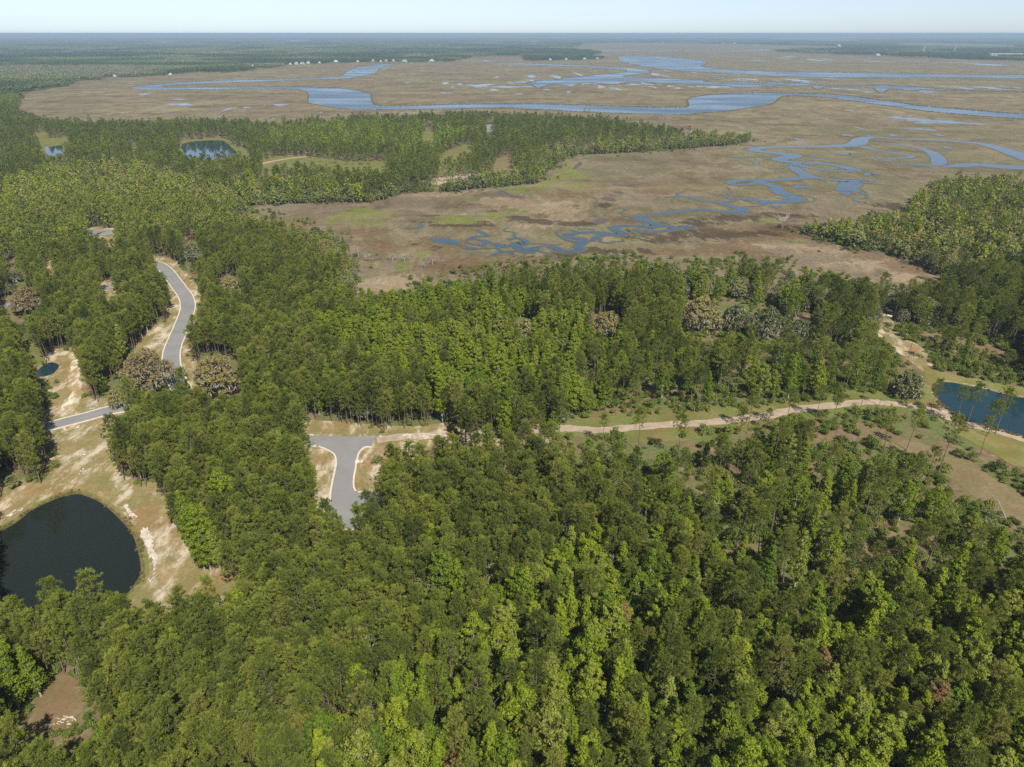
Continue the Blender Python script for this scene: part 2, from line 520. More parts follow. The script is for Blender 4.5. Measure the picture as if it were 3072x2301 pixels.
MARSH_SEEN = Vv(SHORE + [(2400, 370), (2212, 370), (2077, 368), (2004, 387), (1975, 417), (1955, 448), (1873, 453), (1770, 475), (1707, 491)] + RBASE +
                [(2000, 612), (1890, 606), (1850, 590), (1780, 574), (1722, 562), (1640, 562), (1540, 560), (1470, 552), (1380, 548), (1300, 556), (1230, 556), (1130, 562), (1040, 570),
                 (1010, 580), (970, 600), (880, 612), (850, 618), (800, 624), (770, 632)] + INNER +
                [(1620, 286), (1550, 278), (1480, 275), (1400, 264), (1331, 251), (1256, 246), (1181, 243), (1106, 243), (1053, 239), (978, 240), (853, 245), (803, 243), (703, 250),
                 (603, 255), (553, 256), (500, 252), (425, 253), (300, 256), (200, 255), (125, 253), (85, 249), (60, 242)])
MARSH_GROUND = Vv(SHORE + [(2400, 400), (2212, 395), (2090, 395), (2015, 415), (1990, 445), (1965, 475), (1880, 480), (1790, 497), (1715, 500)] + RBASE +
                  [(2030, 640), (1980, 660), (1900, 660), (1800, 650), (1700, 640), (1600, 625), (1500, 615), (1400, 605), (1300, 605), (1200, 615), (1100, 625), (1000, 645),
                   (900, 660), (800, 680), (740, 670), (745, 640)] + INNER +
                  [(1630, 297), (1560, 292), (1480, 290), (1400, 280), (1331, 268), (1256, 263), (1181, 260), (1106, 260), (1053, 256), (978, 256), (853, 261), (803, 258), (703, 266),
                   (603, 270), (553, 271), (500, 268), (425, 269), (300, 271), (200, 270), (125, 268), (85, 262), (45, 245)])
MG = g2(MARSH_GROUND)
MS = MARSH_SEEN

def keep_marsh(x, y):
    return inside(x, y, MG)
rs = np.geomspace(300, 12000, 520)
Vm, Fm = fan(rs, 330, math.atan(0.86), keep_marsh, 0.12)

# patches of other plants in the near marsh: (x, y, rx, ry) in the crop, strength
PATCH = {
    'green': FF([(560, 215), (320, 240), (670, 180), (790, 195), (650, 275), (60, 500), (1300, 520)]).tolist(),
}
def blobs(fr, lst):
    s = {id(FF): 2.4578, id(FE): 2.4688, id(C2): K, id(C5): K, id(C6): K, id(FC): 2.8802, id(FD): 2.8802, id(FA): 2.8802, id(FB): 2.8802}[id(fr)]
    r = []
    for (x, y, rx, ry) in lst:
        c0 = fr([(x, y)])[0]
        r.append((c0[0], c0[1], rx / s, ry / s))
    return r
PATCH = {
    'green': blobs(FF, [(570, 215, 120, 32), (300, 240, 190, 34), (670, 178, 75, 16), (790, 193, 45, 14), (640, 275, 55, 12), (50, 500, 60, 25), (1300, 525, 70, 45), (740, 40, 110, 26), (950, 5, 300, 16), (400, 95, 70, 14), (300, 105, 60, 10)])
             + blobs(C6, [(560, 130, 75, 18), (740, 265, 80, 14), (860, 290, 80, 12), (1560, 425, 40, 14)])
             + blobs(C5, [(60, 110, 150, 50), (240, 100, 120, 30), (400, 430, 60, 30), (100, 60, 90, 14), (170, 150, 160, 20)])
             + blobs(C2, [(1480, 1090, 60, 45), (1420, 1150, 60, 40), (1340, 1180, 90, 30)])
             + blobs(C4 if False else C2, [(1480, 1200, 140, 25), (1520, 1130, 60, 40)]),
    'olive': blobs(FF, [(300, 350, 260, 60), (700, 420, 500, 75), (1100, 330, 420, 60), (1600, 300, 420, 90), (2000, 220, 300, 60), (1500, 440, 380, 45), (1900, 460, 300, 30), (1400, 170, 130, 70), (150, 300, 160, 30), (1950, 120, 320, 50)])
             + blobs(FE, [(1250, 450, 420, 130), (1500, 210, 700, 110), (600, 280, 500, 160), (300, 480, 320, 90), (1700, 330, 500, 50), (1100, 560, 240, 60), (1000, 40, 700, 50), (1800, 40, 600, 60)])
             + blobs(C2, [(1800, 1020, 330, 60), (1700, 1110, 260, 60), (2050, 1060, 250, 60)]),
    'pale': blobs(FF, [(950, 150, 330, 70), (650, 110, 330, 40), (1050, 230, 200, 40), (500, 240, 95, 14), (350, 205, 40, 12), (60, 60, 150, 30), (800, 290, 200, 30), (240, 40, 250, 24)])
            + blobs(C6, [(1000, 330, 260, 45), (800, 310, 220, 40), (1200, 420, 280, 60), (1400, 500, 200, 50), (500, 300, 200, 25)])
            + blobs(C5, [(300, 540, 300, 60), (60, 580, 120, 40)]),
    'red': blobs(FF, [(250, 430, 330, 40), (500, 300, 330, 30), (350, 570, 420, 60), (900, 530, 380, 40), (1050, 60, 400, 40), (1700, 30, 260, 30), (120, 380, 160, 20), (1900, 480, 400, 30), (1500, 250, 260, 25)])
           + blobs(C5, [(130, 210, 200, 40), (250, 300, 260, 60), (600, 330, 120, 40)])
           + blobs(C6, [(560, 220, 500, 70), (300, 330, 300, 60), (1200, 350, 200, 40), (1450, 440, 160, 40)]),
    'dark': blobs(FF, [(850, 260, 200, 26), (1200, 275, 180, 18), (1390, 140, 90, 32), (1850, 360, 330, 50), (2150, 330, 200, 50), (1400, 480, 330, 28), (1000, 510, 260, 26), (1900, 395, 260, 34), (450, 260, 110, 12), (560, 185, 90, 10), (330, 285, 260, 12), (1250, 455, 120, 18), (130, 215, 110, 10), (80, 260, 120, 12), (720, 225, 120, 12)])
            + blobs(C6, [(350, 120, 330, 26), (650, 100, 260, 18), (1340, 40, 120, 40), (150, 230, 220, 22), (450, 220, 200, 20), (370, 350, 50, 14), (130, 150, 200, 12), (700, 190, 120, 20), (1500, 400, 90, 22), (1150, 310, 240, 10)])
            + blobs(C5, [(600, 310, 50, 16), (470, 285, 20, 10), (1500, 340, 330, 18)]),
}
pattr = {}
for nm, L in PATCH.items():
    w = np.zeros(len(Vm))
    for (X, Y, rx, ry) in L:
        cx, cy_ = gp(X, Y)
        ex = abs(gp(X + rx, Y)[0] - cx)
        ey = 0.5 * abs(gp(X, Y - ry)[1] - gp(X, Y + ry)[1])
        q = ((Vm[:, 0] - cx) / (1.15 * ex)) ** 2 + ((Vm[:, 1] - cy_) / (1.15 * ey)) ** 2
        w = np.maximum(w, np.clip(1.0 - 0.8 * np.sqrt(q), 0, 1))
    pattr[nm] = w
struct('marsh', mesh('marsh', Vm, Fm, [M_MARSH], pattr=pattr))
# marsh openings farther off, behind the wooded points
far_marsh = [FD([(0, 92), (250, 84), (500, 95), (850, 118), (700, 126), (400, 122), (120, 112), (0, 108)]),
             FD([(1000, 146), (1300, 142), (1800, 150), (2300, 168), (2300, 175), (1800, 172), (1400, 165), (1100, 155)]),
             FC([(2000, 88), (2212, 82), (2230, 100), (2080, 100)]),
             FA([(1240, 124), (1400, 120), (1600, 128), (1500, 136), (1330, 134)]),
             FB([(240, 118), (400, 112), (500, 122), (400, 136), (260, 132)]),
             FB([(560, 126), (770, 124), (770, 132), (600, 134)]),
             FC([(130, 124), (250, 121), (260, 131), (140, 133)])]
def sheet(name, poly, z, mat, kind='structure', smoothn=0):
    P = g2(poly)
    if smoothn: P = smooth(P, smoothn, True)
    me = mesh(name, [(a, b, z) for a, b in P], [tuple(range(len(P)))], [mat])
    return link(name, me, kind=kind)
for i, q in enumerate(far_marsh):
    P = smooth(g2(q), 4, True)
    struct('marsh', mesh('marsh_opening', [(a, b, 0.4) for a, b in P], [tuple(range(len(P)))], [M_MARSH]))

# ------------------------------------------------------------------ rivers and creeks
RIV1 = cat([FA([(1120, 528), (1200, 512), (1400, 495), (1500, 483), (1750, 472), (2000, 464), (2190, 460)]),
            FB([(50, 458), (300, 452), (500, 444), (650, 436), (730, 428), (765, 405), (800, 380), (870, 355), (960, 338), (1080, 325), (1200, 320), (1240, 320),
                (1200, 327), (1120, 345), (1070, 365), (1030, 400), (990, 415), (900, 430), (830, 445), (700, 453), (500, 460), (300, 467), (50, 476)]),
            FA([(2150, 478), (1900, 488), (1700, 497), (1500, 505), (1410, 513), (1440, 521), (1600, 522), (1900, 520), (2150, 517)]),
            FB([(50, 517), (200, 518), (400, 521), (600, 527), (750, 535), (870, 552), (960, 570), (993, 585), (1000, 630), (1012, 660), (1050, 680), (1150, 686), (1300, 684),
                (1500, 678), (1700, 672), (2000, 667), (2180, 664)]),
            FC([(50, 664), (250, 668), (500, 675), (800, 684), (1100, 692), (1400, 698), (1500, 695), (1527, 680), (1520, 655), (1514, 635), (1560, 610), (1700, 590), (1900, 577), (2180, 570)]),
            FD([(50, 572), (300, 578), (500, 585), (700, 598), (900, 625), (1100, 650), (1300, 682), (1500, 698), (1800, 725), (2000, 742), (2212, 756), (2500, 778),
                (2500, 825), (2212, 800), (2000, 785), (1800, 772), (1500, 745), (1300, 722), (1100, 695), (900, 668), (700, 640), (500, 612), (300, 600), (180, 598), (110, 610), (80, 630), (60, 655), (0, 678)]),
            FC([(2140, 690), (1900, 725), (1800, 738), (1600, 752), (1500, 758), (1200, 756), (900, 750), (600, 738), (350, 722), (100, 712)]),
            FB([(2180, 702), (1900, 708), (1500, 715), (1200, 718), (900, 718), (760, 712), (620, 695), (520, 675), (455, 658), (450, 620), (455, 590), (430, 565), (380, 548), (280, 540), (50, 540)]),
            FA([(2150, 538), (1900, 543), (1500, 546), (1250, 545), (1180, 540)])])
RIV2 = cat([FB([(1790, 311), (2000, 312), (2180, 315)]),
            FC([(50, 316), (300, 324), (600, 334), (800, 345), (1000, 355), (1150, 372), (1195, 388), (1180, 402), (1080, 412), (960, 432), (1100, 438), (1250, 442), (1400, 450), (1600, 460),
                (1700, 452), (1820, 433), (1860, 437), (1780, 455), (1650, 470), (1800, 482), (2000, 480), (2180, 488)]),
            FD([(0, 475), (100, 480), (200, 490), (320, 495), (450, 508), (600, 508), (800, 512), (930, 508), (1000, 505), (1100, 512), (1300, 522), (1500, 540), (1700, 552), (2212, 562), (2400, 566),
                (2400, 573), (2212, 568), (1700, 558), (1500, 552), (1350, 545), (1200, 552), (1140, 545), (1050, 540), (1000, 570), (950, 565), (920, 540), (880, 528), (700, 522), (500, 518), (460, 540),
                (410, 540), (370, 515), (300, 512), (200, 515), (100, 508), (30, 520)]),
            FC([(2180, 516), (2000, 525), (1900, 520), (1850, 512), (1750, 505), (1600, 500), (1500, 498), (1300, 490), (1150, 480), (1000, 480), (900, 500), (820, 498), (700, 485), (600, 490), (520, 515),
                (430, 505), (350, 500), (260, 520), (235, 540), (205, 525), (170, 505), (120, 488), (200, 475), (250, 462), (400, 458), (450, 445), (600, 432), (750, 415), (900, 402), (990, 385), (960, 372),
                (800, 362), (600, 350), (400, 340), (200, 334), (50, 332)]),
            FB([(2150, 328), (2000, 322), (1800, 316)])])
RIV3 = cat([FC([(915, 270), (930, 255), (1000, 250), (1200, 255), (1400, 267), (1600, 285), (1680, 305), (1660, 330), (1640, 345), (1750, 360), (1900, 370), (2150, 382)]),
            FD([(0, 388), (300, 393), (700, 398), (1000, 403), (1500, 412), (2212, 416), (2400, 417), (2400, 452), (2212, 450), (1700, 442), (1300, 444), (800, 446), (400, 440), (50, 429)]),
            FC([(2150, 418), (2000, 412), (1700, 398), (1450, 382), (1250, 362), (1100, 338), (980, 312), (930, 295)])])
RIV4 = cat([FC([(760, 205), (1000, 201), (1500, 205), (1800, 206), (2000, 203), (2100, 196), (2212, 191)]), FD([(40, 192), (30, 198)]),
            FC([(2212, 209), (1900, 214), (1500, 212), (1000, 212), (780, 214)])])
RIVERS = []
for i, q in enumerate((RIV1, RIV2, RIV3, RIV4)):
    P = smooth(g2(q), 4, True)
    RIVERS.append(P)
    struct('river', mesh('river', [(a, b, 0.30 + 0.02 * i) for a, b in P], [tuple(range(len(P)))], [M_RIVER]))

def ribbon(P, W, zz):
    """strip of half widths W along the ground points P"""
    T = np.gradient(P, axis=0); T /= np.linalg.norm(T, axis=1)[:, None] + 1e-9
    N = np.stack([-T[:, 1], T[:, 0]], 1)
    Lf = P + N * W[:, None]; Rt = P - N * W[:, None]
    V = np.concatenate([np.c_[Lf, np.full(len(P), zz)], np.c_[Rt, np.full(len(P), zz)]])
    n = len(P)
    F = [(i, n + i, n + i + 1, i + 1) for i in range(n - 1)]
    return V, F, Lf, Rt

def creek_line(fr, pts, w):
    """pts with optional third value: width factor"""
    a = np.array([(p[0], p[1]) for p in pts], float)
    k = np.array([p[2] if len(p) > 2 else 1.0 for p in pts])
    G = g2(fr(a))
    S = smooth(np.c_[G, k], 8)
    return S[:, :2], np.maximum(S[:, 2], 0.22) * w * 0.47

CREEKS = [
    creek_line(FE, [(2500, 330, 1.8), (2212, 305, 1.7), (2050, 298, 1.6), (1850, 283, 1.2), (1700, 292), (1590, 282, .9), (1578, 240, .9), (1540, 200, .8), (1480, 172, .6), (1420, 156, .45), (1300, 137, .3), (1200, 127, .25), (1050, 122, .25)], 17),
    creek_line(FE, [(2600, 330, 1.6), (2330, 265, 1.5), (2212, 225, 1.4), (2100, 185, 1.3), (2000, 152, 1.1), (1900, 130, .9), (1750, 113, .8), (1600, 104, .7), (1500, 96, .9), (1300, 92, .5), (1100, 79, .6), (1010, 92)], 17),
    creek_line(FE, [(1040, 78, .6), (1000, 95, 1.1), (985, 118, 1.3), (930, 138, 1.2), (750, 147), (600, 150, .8), (400, 153, .8), (270, 158, .9), (205, 168, 1), (235, 181, .9), (350, 195, .8), (470, 206), (500, 219, 1.2),
                    (430, 236, 1.1), (400, 248), (500, 264, .8), (600, 271, .6), (720, 275, .6), (850, 294, .7), (930, 314, .8), (955, 325, .7), (850, 329, .5), (700, 318, .45), (560, 290, .5), (520, 272, .6)], 17),
    creek_line(FE, [(520, 285, .5), (440, 293, .7), (500, 303), (555, 338, 1), (610, 368, 1.2), (560, 384), (400, 395, .8), (250, 398, .8), (100, 400, .7), (40, 413, .8), (55, 428, .7), (130, 432, .5), (200, 425, .5), (235, 408, .7)], 12),
    creek_line(FE, [(230, 402), (300, 424), (370, 450, 1.1), (400, 480), (470, 510, 1.1), (540, 540, 1.1), (480, 555), (350, 560, .8), (290, 556, .8), (160, 540, .6), (0, 528, .5)], 11),
    creek_line(FE, [(300, 560, .9), (285, 578, .8)], 9),
    creek_line(FE, [(610, 372), (700, 385, .7), (850, 401, .7), (925, 408, 1.2), (920, 440, 1.5), (860, 472, 1), (830, 478, .3)], 13),
    creek_line(FE, [(925, 405), (1050, 393, .4), (1105, 405, .4)], 8),
    creek_line(FE, [(910, 450), (960, 475, .9), (1020, 492, .3)], 9),
    creek_line(FE, [(870, 485, .6), (900, 500, 1), (915, 512, .4)], 8),
    creek_line(FE, [(1000, 150), (1150, 181, .7), (1250, 196, .7), (1350, 213, .8), (1385, 222, .8), (1330, 234, .7), (1150, 240, .6), (1010, 241, .4)], 9),
    creek_line(FE, [(1100, 244, .4), (1250, 266, .4), (1350, 276, .7), (1450, 285, .8), (1570, 287, 1)], 9),
    creek_line(FE, [(60, 222, .8), (100, 230, .6), (150, 226, .3), (280, 221, .3), (430, 212, .5)], 7),
    creek_line(FE, [(-60, 560), (0, 577), (60, 596), (135, 622, 1.2), (100, 640), (0, 632, .9)], 8),
    creek_line(FE, [(780, 200, .3), (850, 205, .6), (910, 200, 1), (940, 203, .4)], 12),
    creek_line(FE, [(590, 244, .4), (680, 246, .8), (740, 240, .4)], 10),
    creek_line(FE, [(520, 460, .4), (560, 445, 1), (585, 440, .3)], 12),
    creek_line(FE, [(225, 262, .5), (230, 285, .6)], 9),
    creek_line(FE, [(1040, 365, .5), (1070, 350, 1), (1120, 355, .5)], 9),
    creek_line(FF, [(2420, 190), (2212, 180), (2100, 171), (1980, 181), (1850, 196), (1720, 215), (1645, 224, 1.1), (1640, 238, 1.1), (1720, 262, 1.2), (1775, 291, 1.2), (1700, 298, .9), (1600, 291, .8), (1500, 291, .8), (1452, 305), (1470, 325),
                    (1520, 346, 1.1), (1480, 358), (1380, 345), (1280, 338, .8), (1180, 345, .7), (1110, 360), (1130, 377, .8), (1220, 390), (1222, 410), (1190, 440, 1), (1200, 466), (1130, 480, .8), (1050, 471), (1005, 450),
                    (930, 440, .3), (870, 460), (800, 468), (742, 452), (735, 418, .9), (800, 420, .7), (800, 402, .6), (740, 381, .5), (670, 392, .6)], 6.6),
    creek_line(FF, [(870, 460), (862, 480, .6), (852, 498, .5)], 4),
    creek_line(FF, [(735, 430), (680, 441, .7), (630, 442, 1.1), (580, 418, .6)], 5.5),
    creek_line(FF, [(740, 478, .4), (650, 485), (590, 495, .8), (562, 514, .7)], 4),
    creek_line(FF, [(450, 437), (505, 424), (510, 404), (440, 391, .7), (415, 380, .8), (440, 368, .6), (530, 368, .5), (492, 345, .7), (445, 322, .6)], 4),
    creek_line(FF, [(1775, 291), (1850, 295, .8), (1905, 311, 1), (1800, 331, .9), (1660, 337, .8), (1605, 312, .7)], 6),
    creek_line(FF, [(1935, 288, .6), (1995, 300, 1.3), (2070, 297, .5)], 6),
    creek_line(FF, [(1390, 352), (1320, 378, .9), (1285, 405, .6)], 5),
    creek_line(FF, [(1840, 80, .4), (1950, 74, .7), (2030, 84, 1.1), (2100, 104, .7), (2212, 117), (2290, 118)], 7),
    creek_line(FF, [(95, 388, .4), (180, 398, 1.4), (250, 412, 1.4), (315, 424, .4)], 8),
    creek_line(FF, [(340, 455, .5), (400, 458, 1), (450, 462, .5)], 6),
    creek_line(FF, [(1125, 318, .3), (1180, 335, .5), (1240, 338, .6)], 4),
    creek_line(FF, [(0, 270, .3), (40, 290, .6), (0, 310, .4)], 4),
]
# small side branches winding into the marsh
rgc = np.random.default_rng(5)
for P, W in list(CREEKS):
    L_ = np.hypot(*np.diff(P, axis=0).T).sum()
    for _ in range(int(L_ / 42) + 1):
        k = int(rgc.integers(1, len(P) - 1)); p0 = P[k]
        T_ = P[k + 1] - P[k - 1]; a = math.atan2(T_[1], T_[0]) + rgc.choice([-1, 1]) * rgc.uniform(.7, 1.9)
        n_ = int(rgc.integers(4, 9)); st_ = rgc.uniform(3.5, 7.5); pts = [p0]
        for i in range(n_):
            a += rgc.normal(0, .75); pts.append(pts[-1] + st_ * np.array([math.cos(a), math.sin(a)]))
        Q = smooth(np.array(pts), 5)
        w0 = min(W[k] * .5, rgc.uniform(.5, 1.3))
        CREEKS.append((Q, np.linspace(w0, .18, len(Q))))
VV = []; FFc = []; bank = []; bank_w = []; BV = []; BF = []
samples = []
for i, (P, W) in enumerate(CREEKS):
    Vc, Fc, Lf, Rt = ribbon(P, W, 0.26 + 0.0007 * i)
    Vb, Fb, _, _ = ribbon(P, (W + .5) * rng.uniform(1.05, 1.45, len(P)) + .3, 0.14 + 0.0004 * i)
    b = len(BV); BV += Vb.tolist(); BF += [tuple(k + b for k in f) for f in Fb]
    b = len(VV); VV += Vc.tolist(); FFc += [tuple(k + b for k in f) for f in Fc]
    samples.append(np.c_[P, W])
struct('tidal_creek', mesh('tidal_creek', VV, FFc, [M_CREEK]))
struct('creek_bank', mesh('creek_bank', BV, BF, [noisy_mat('bank_grass', (0.075, 0.072, 0.036), (0.155, 0.145, 0.07), 0.35, 7)]))
samples = np.concatenate(samples)

# mud flats showing at low tide
for i, q in enumerate([FF([(575, 45), (640, 28), (700, 60), (790, 72), (780, 85), (700, 85), (650, 62)]), FF([(1355, 85), (1420, 78), (1475, 100), (1440, 112), (1380, 100)]),
                       FF([(1290, 265), (1340, 235), (1420, 240), (1390, 268), (1330, 275)]), FF([(1450, 38), (1520, 38), (1525, 50), (1480, 52)]),
                       C2([(1500, 1090), (1545, 1050), (1562, 1065), (1520, 1095)]), C2([(1750, 1192), (1920, 1210), (1900, 1216), (1800, 1204)])]):
    sheet('mud_flat', q, 0.16 + 0.004 * i, M_MUD, smoothn=5)

# small pools scattered over the marsh: (x, y, rx, ry)
POOLS = (blobs(FD, [(130, 272, 30, 3), (190, 260, 45, 3), (420, 290, 45, 6), (480, 280, 50, 3), (940, 300, 50, 5), (1210, 292, 40, 3), (1640, 310, 70, 6), (1900, 328, 90, 8), (1690, 530, 40, 8), (1920, 530, 50, 9), (1820, 525, 30, 5),
                    (2170, 530, 25, 5), (2080, 545, 30, 4), (1380, 580, 22, 6), (1370, 562, 35, 4), (760, 545, 20, 8), (700, 545, 30, 4), (580, 535, 30, 4), (860, 565, 35, 4), (260, 465, 75, 6), (330, 480, 40, 4), (65, 463, 18, 3), (450, 472, 14, 3),
                    (540, 452, 35, 3), (1150, 790, 100, 8), (1330, 810, 130, 9), (1500, 828, 150, 9), (1780, 842, 80, 5), (715, 730, 25, 3), (500, 800, 30, 3), (1260, 505, 16, 3), (1490, 518, 20, 3), (2030, 515, 20, 4)])
         + blobs(FC, [(165, 428, 45, 6), (380, 433, 40, 8), (570, 412, 20, 9), (60, 480, 60, 4), (60, 520, 110, 4), (160, 465, 35, 3), (770, 520, 30, 7), (895, 537, 35, 7), (490, 565, 18, 4), (630, 492, 40, 4), (690, 480, 28, 8), (790, 485, 45, 5),
                      (1160, 495, 30, 7), (1220, 523, 26, 5), (1370, 515, 22, 5), (1440, 532, 30, 5), (1265, 495, 15, 4), (1245, 415, 50, 6), (1330, 428, 25, 4), (1780, 522, 90, 7), (1630, 517, 35, 4), (1575, 398, 14, 4), (1345, 385, 10, 5), (60, 585, 25, 3),
                      (300, 545, 35, 3), (850, 497, 35, 5), (1060, 500, 60, 4), (2050, 455, 45, 6), (1970, 460, 25, 5), (2150, 295, 30, 4), (1545, 520, 20, 3), (1360, 790, 8, 6)])
         + blobs(FB, [(1635, 490, 28, 6), (1760, 498, 25, 4), (1950, 508, 75, 10), (2130, 522, 70, 6), (2050, 548, 28, 8), (1640, 575, 40, 4), (1700, 521, 12, 3), (2080, 437, 15, 5), (1305, 485, 10, 3), (1985, 296, 20, 3), (210, 677, 40, 6), (2200, 490, 20, 4), (150, 800, 20, 4), (555, 745, 15, 3)])
         + blobs(FA, [(1240, 586, 25, 7), (1550, 629, 35, 4), (1560, 673, 100, 5), (1975, 712, 25, 9), (2130, 700, 20, 5), (1410, 718, 6, 8), (1885, 780, 25, 5)])
         + blobs(FE, [(1640, 156, 22, 7), (1240, 65, 18, 8), (1450, 22, 70, 5), (998, 15, 10, 14), (555, 100, 24, 7), (1580, 65, 16, 8), (1520, 328, 10, 8), (970, 545, 14, 14), (375, 592, 28, 8), (900, 66, 30, 5), (440, 535, 40, 6), (375, 490, 22, 14), (1075, 402, 30, 6)]))
VV = []; FP = []
for i, (X, Y, rx, ry) in enumerate(POOLS):
    cx, cy_ = gp(X, Y)
    ex = abs(gp(X + rx, Y)[0] - cx); ey = 0.5 * abs(gp(X, Y - ry)[1] - gp(X, Y + ry)[1])
    n = 26
    a = np.linspace(0, 2 * math.pi, n, endpoint=False)
    ph = rng.uniform(0, 6.28, 4)
    rr = 1 + 0.30 * np.sin(2 * a + ph[0]) + 0.25 * np.sin(3 * a + ph[1]) + 0.2 * np.sin(5 * a + ph[2]) + 0.12 * np.sin(8 * a + ph[3])
    rr *= rng.uniform(0.8, 1.15, n)
    b = len(VV)
    VV += [(cx + 1.15 * ex * r * math.cos(t), cy_ + 1.35 * ey * r * math.sin(t), 0.275 + 0.0004 * i) for r, t in zip(rr, a)]
    FP.append(tuple(range(b, b + n)))
struct('marsh_pool', mesh('marsh_pool', VV, FP, [M_POOL]))

# ------------------------------------------------------------------ clearings, ponds, roads
zc = [0.02]
def clear(name, poly, mat, sm=4):
    zc[0] += 0.003
    return sheet(name, poly, zc[0], mat, smoothn=sm)
SEEN = [MS]                                       # parts of the photograph where open ground shows
def seen(poly, poly_ground=None): SEEN.append(poly)

CL_ROAD = FH([(1690, 260), (1860, 285), (1990, 345), (2010, 430), (2120, 530), (2212, 580), (2230, 640), (2160, 780), (2150, 850), (2010, 1080), (1990, 1290), (2080, 1400), (2130, 1490), (2010, 1530),
              (1830, 1350), (1600, 1320), (1570, 1220), (1600, 1130), (1720, 1060), (1850, 960), (1870, 850), (1890, 700), (1850, 560), (1860, 440), (1700, 330)])
SEEN.append(CL_ROAD)
clear('grass_clearing', FH([(1600, 240), (1860, 275), (2010, 335), (2060, 430), (2180, 530), (2260, 600), (2260, 680), (2230, 850), (2120, 1080), (2120, 1290), (2190, 1450), (2300, 1900), (2000, 1850), (1950, 1560),
              (1700, 1380), (1500, 1350), (1500, 1220), (1560, 1120), (1680, 1040), (1800, 950), (1830, 850), (1850, 700), (1800, 560), (1760, 440), (1600, 340)]), M_CLEAR)
CL_UP = C4([(300, 1000), (480, 978), (515, 1050), (545, 1130), (500, 1200), (520, 1280), (620, 1330), (700, 1290), (765, 1300), (755, 1345), (655, 1375), (640, 1410), (345, 1505), (270, 1500), (290, 1420), (350, 1340), (395, 1250), (375, 1150), (240, 1150), (250, 1120), (320, 1050)])
SEEN.append(CL_UP)
clear('grass_clearing', C4([(200, 1000), (300, 975), (490, 960), (540, 1040), (575, 1130), (560, 1200), (580, 1280), (700, 1280), (800, 1260), (800, 1370), (700, 1500), (200, 1560), (100, 1560), (200, 1440), (300, 1340), (330, 1250), (200, 1200), (150, 1100)]), M_CLEAR)
CL_POND = L1([(280, 190), (345, 205), (660, 130), (660, 380), (690, 445), (850, 560), (1060, 605), (1085, 740), (1150, 900), (1215, 1000), (1235, 1100), (1420, 1120), (1540, 1150), (1500, 1185), (1300, 1190), (1180, 1190), (1060, 1200), (860, 1240), (800, 1215), (740, 1225),
              (690, 1180), (620, 1140), (520, 1180), (450, 1215), (400, 1180), (350, 1150), (240, 1165), (200, 1260), (120, 1265), (0, 1275), (-60, 1280), (-60, 600), (0, 640), (130, 595), (250, 560), (420, 430), (350, 300)])
SEEN.append(CL_POND)
clear('grass_clearing', L1([(200, 180), (640, 60), (720, 200), (760, 440), (900, 520), (1110, 560), (1140, 740), (1220, 880), (1290, 1000), (1330, 1080), (1600, 1120), (1650, 1260), (1500, 1350), (1200, 1420), (860, 1560), (400, 1620), (0, 1700), (-800, 1750), (-800, 540), (0, 560), (130, 520), (300, 420), (320, 300)]), M_CLEAR)
# sparse ground seen between the shrubs, bottom left corner
CL_BL = Vv([(95, 1520), (118, 1460), (150, 1455), (182, 1500), (172, 1545), (120, 1570), (60, 1575), (0, 1572), (40, 1555)])
SEEN.append(CL_BL)
clear('bare_ground', Vv([(60, 1560), (110, 1440), (170, 1430), (200, 1500), (200, 1600), (120, 1640), (-40, 1640), (-40, 1570)]), M_BROWNCLEAR)
# the verge of the T junction
CL_T = cat([L1([(1960, 165), (2212, 150)]), L2([(0, 165), (210, 180), (260, 225), (360, 200), (480, 195), (700, 170), (720, 250), (420, 290), (340, 250), (255, 320), (180, 400), (190, 500), (250, 570), (250, 620), (150, 650), (90, 640), (75, 720), (40, 730), (-10, 690)]),
            L1([(2150, 640), (2050, 600), (2040, 400), (2050, 290), (1980, 250)])])
SEEN.append(CL_T)
clear('grass_clearing', cat([L1([(1500, 60), (1900, 120), (2212, 140)]), L2([(0, 140), (210, 160), (480, 170), (760, 150), (760, 300), (520, 340), (420, 560), (340, 680), (300, 900), (0, 1000)]), L1([(2100, 1000), (1950, 700), (1940, 400), (1800, 300), (1500, 200)])]), M_CLEAR)
clear('roadside_sand', L2([(700, 170), (1000, 160), (1420, 130), (1420, 262), (1000, 300), (700, 310)]), M_CLEAR)
SEEN.append(C4([(555, 215), (580, 195), (650, 182), (715, 192), (760, 225), (720, 240), (690, 235), (640, 205), (600, 235)]))
clear('bare_ground', C4([(520, 230), (580, 180), (720, 180), (790, 220), (760, 300), (560, 300)]), M_CLEAR)
SEEN.append(C4([(655, 590), (660, 545), (745, 535), (748, 590), (690, 605)]))
clear('bare_ground', C4([(600, 600), (640, 530), (800, 520), (820, 640), (640, 660)]), M_CLEAR)
SEEN.append(C4([(-20, 680), (0, 660), (80, 600), (120, 640), (90, 680), (60, 700), (-20, 700)]))
clear('bare_ground', C4([(-60, 760), (-60, 600), (60, 560), (160, 600), (160, 760)]), M_BROWNCLEAR)
SEEN.append(C4([(130, 850), (200, 840), (240, 960), (230, 1000), (185, 990)]))
clear('grass_clearing', C4([(100, 820), (240, 820), (290, 1000), (260, 1060), (150, 1020)]), M_VERGE)
SEEN.append(C4([(20, 380), (110, 375), (100, 400), (30, 410)])); SEEN.append(C4([(280, 410), (330, 400), (340, 450), (300, 470)]))
clear('bare_ground', C4([(-40, 360), (140, 360), (160, 460), (-40, 480)]), M_BROWNCLEAR)
clear('bare_ground', C4([(260, 390), (350, 390), (370, 490), (270, 500)]), M_CLEAR)
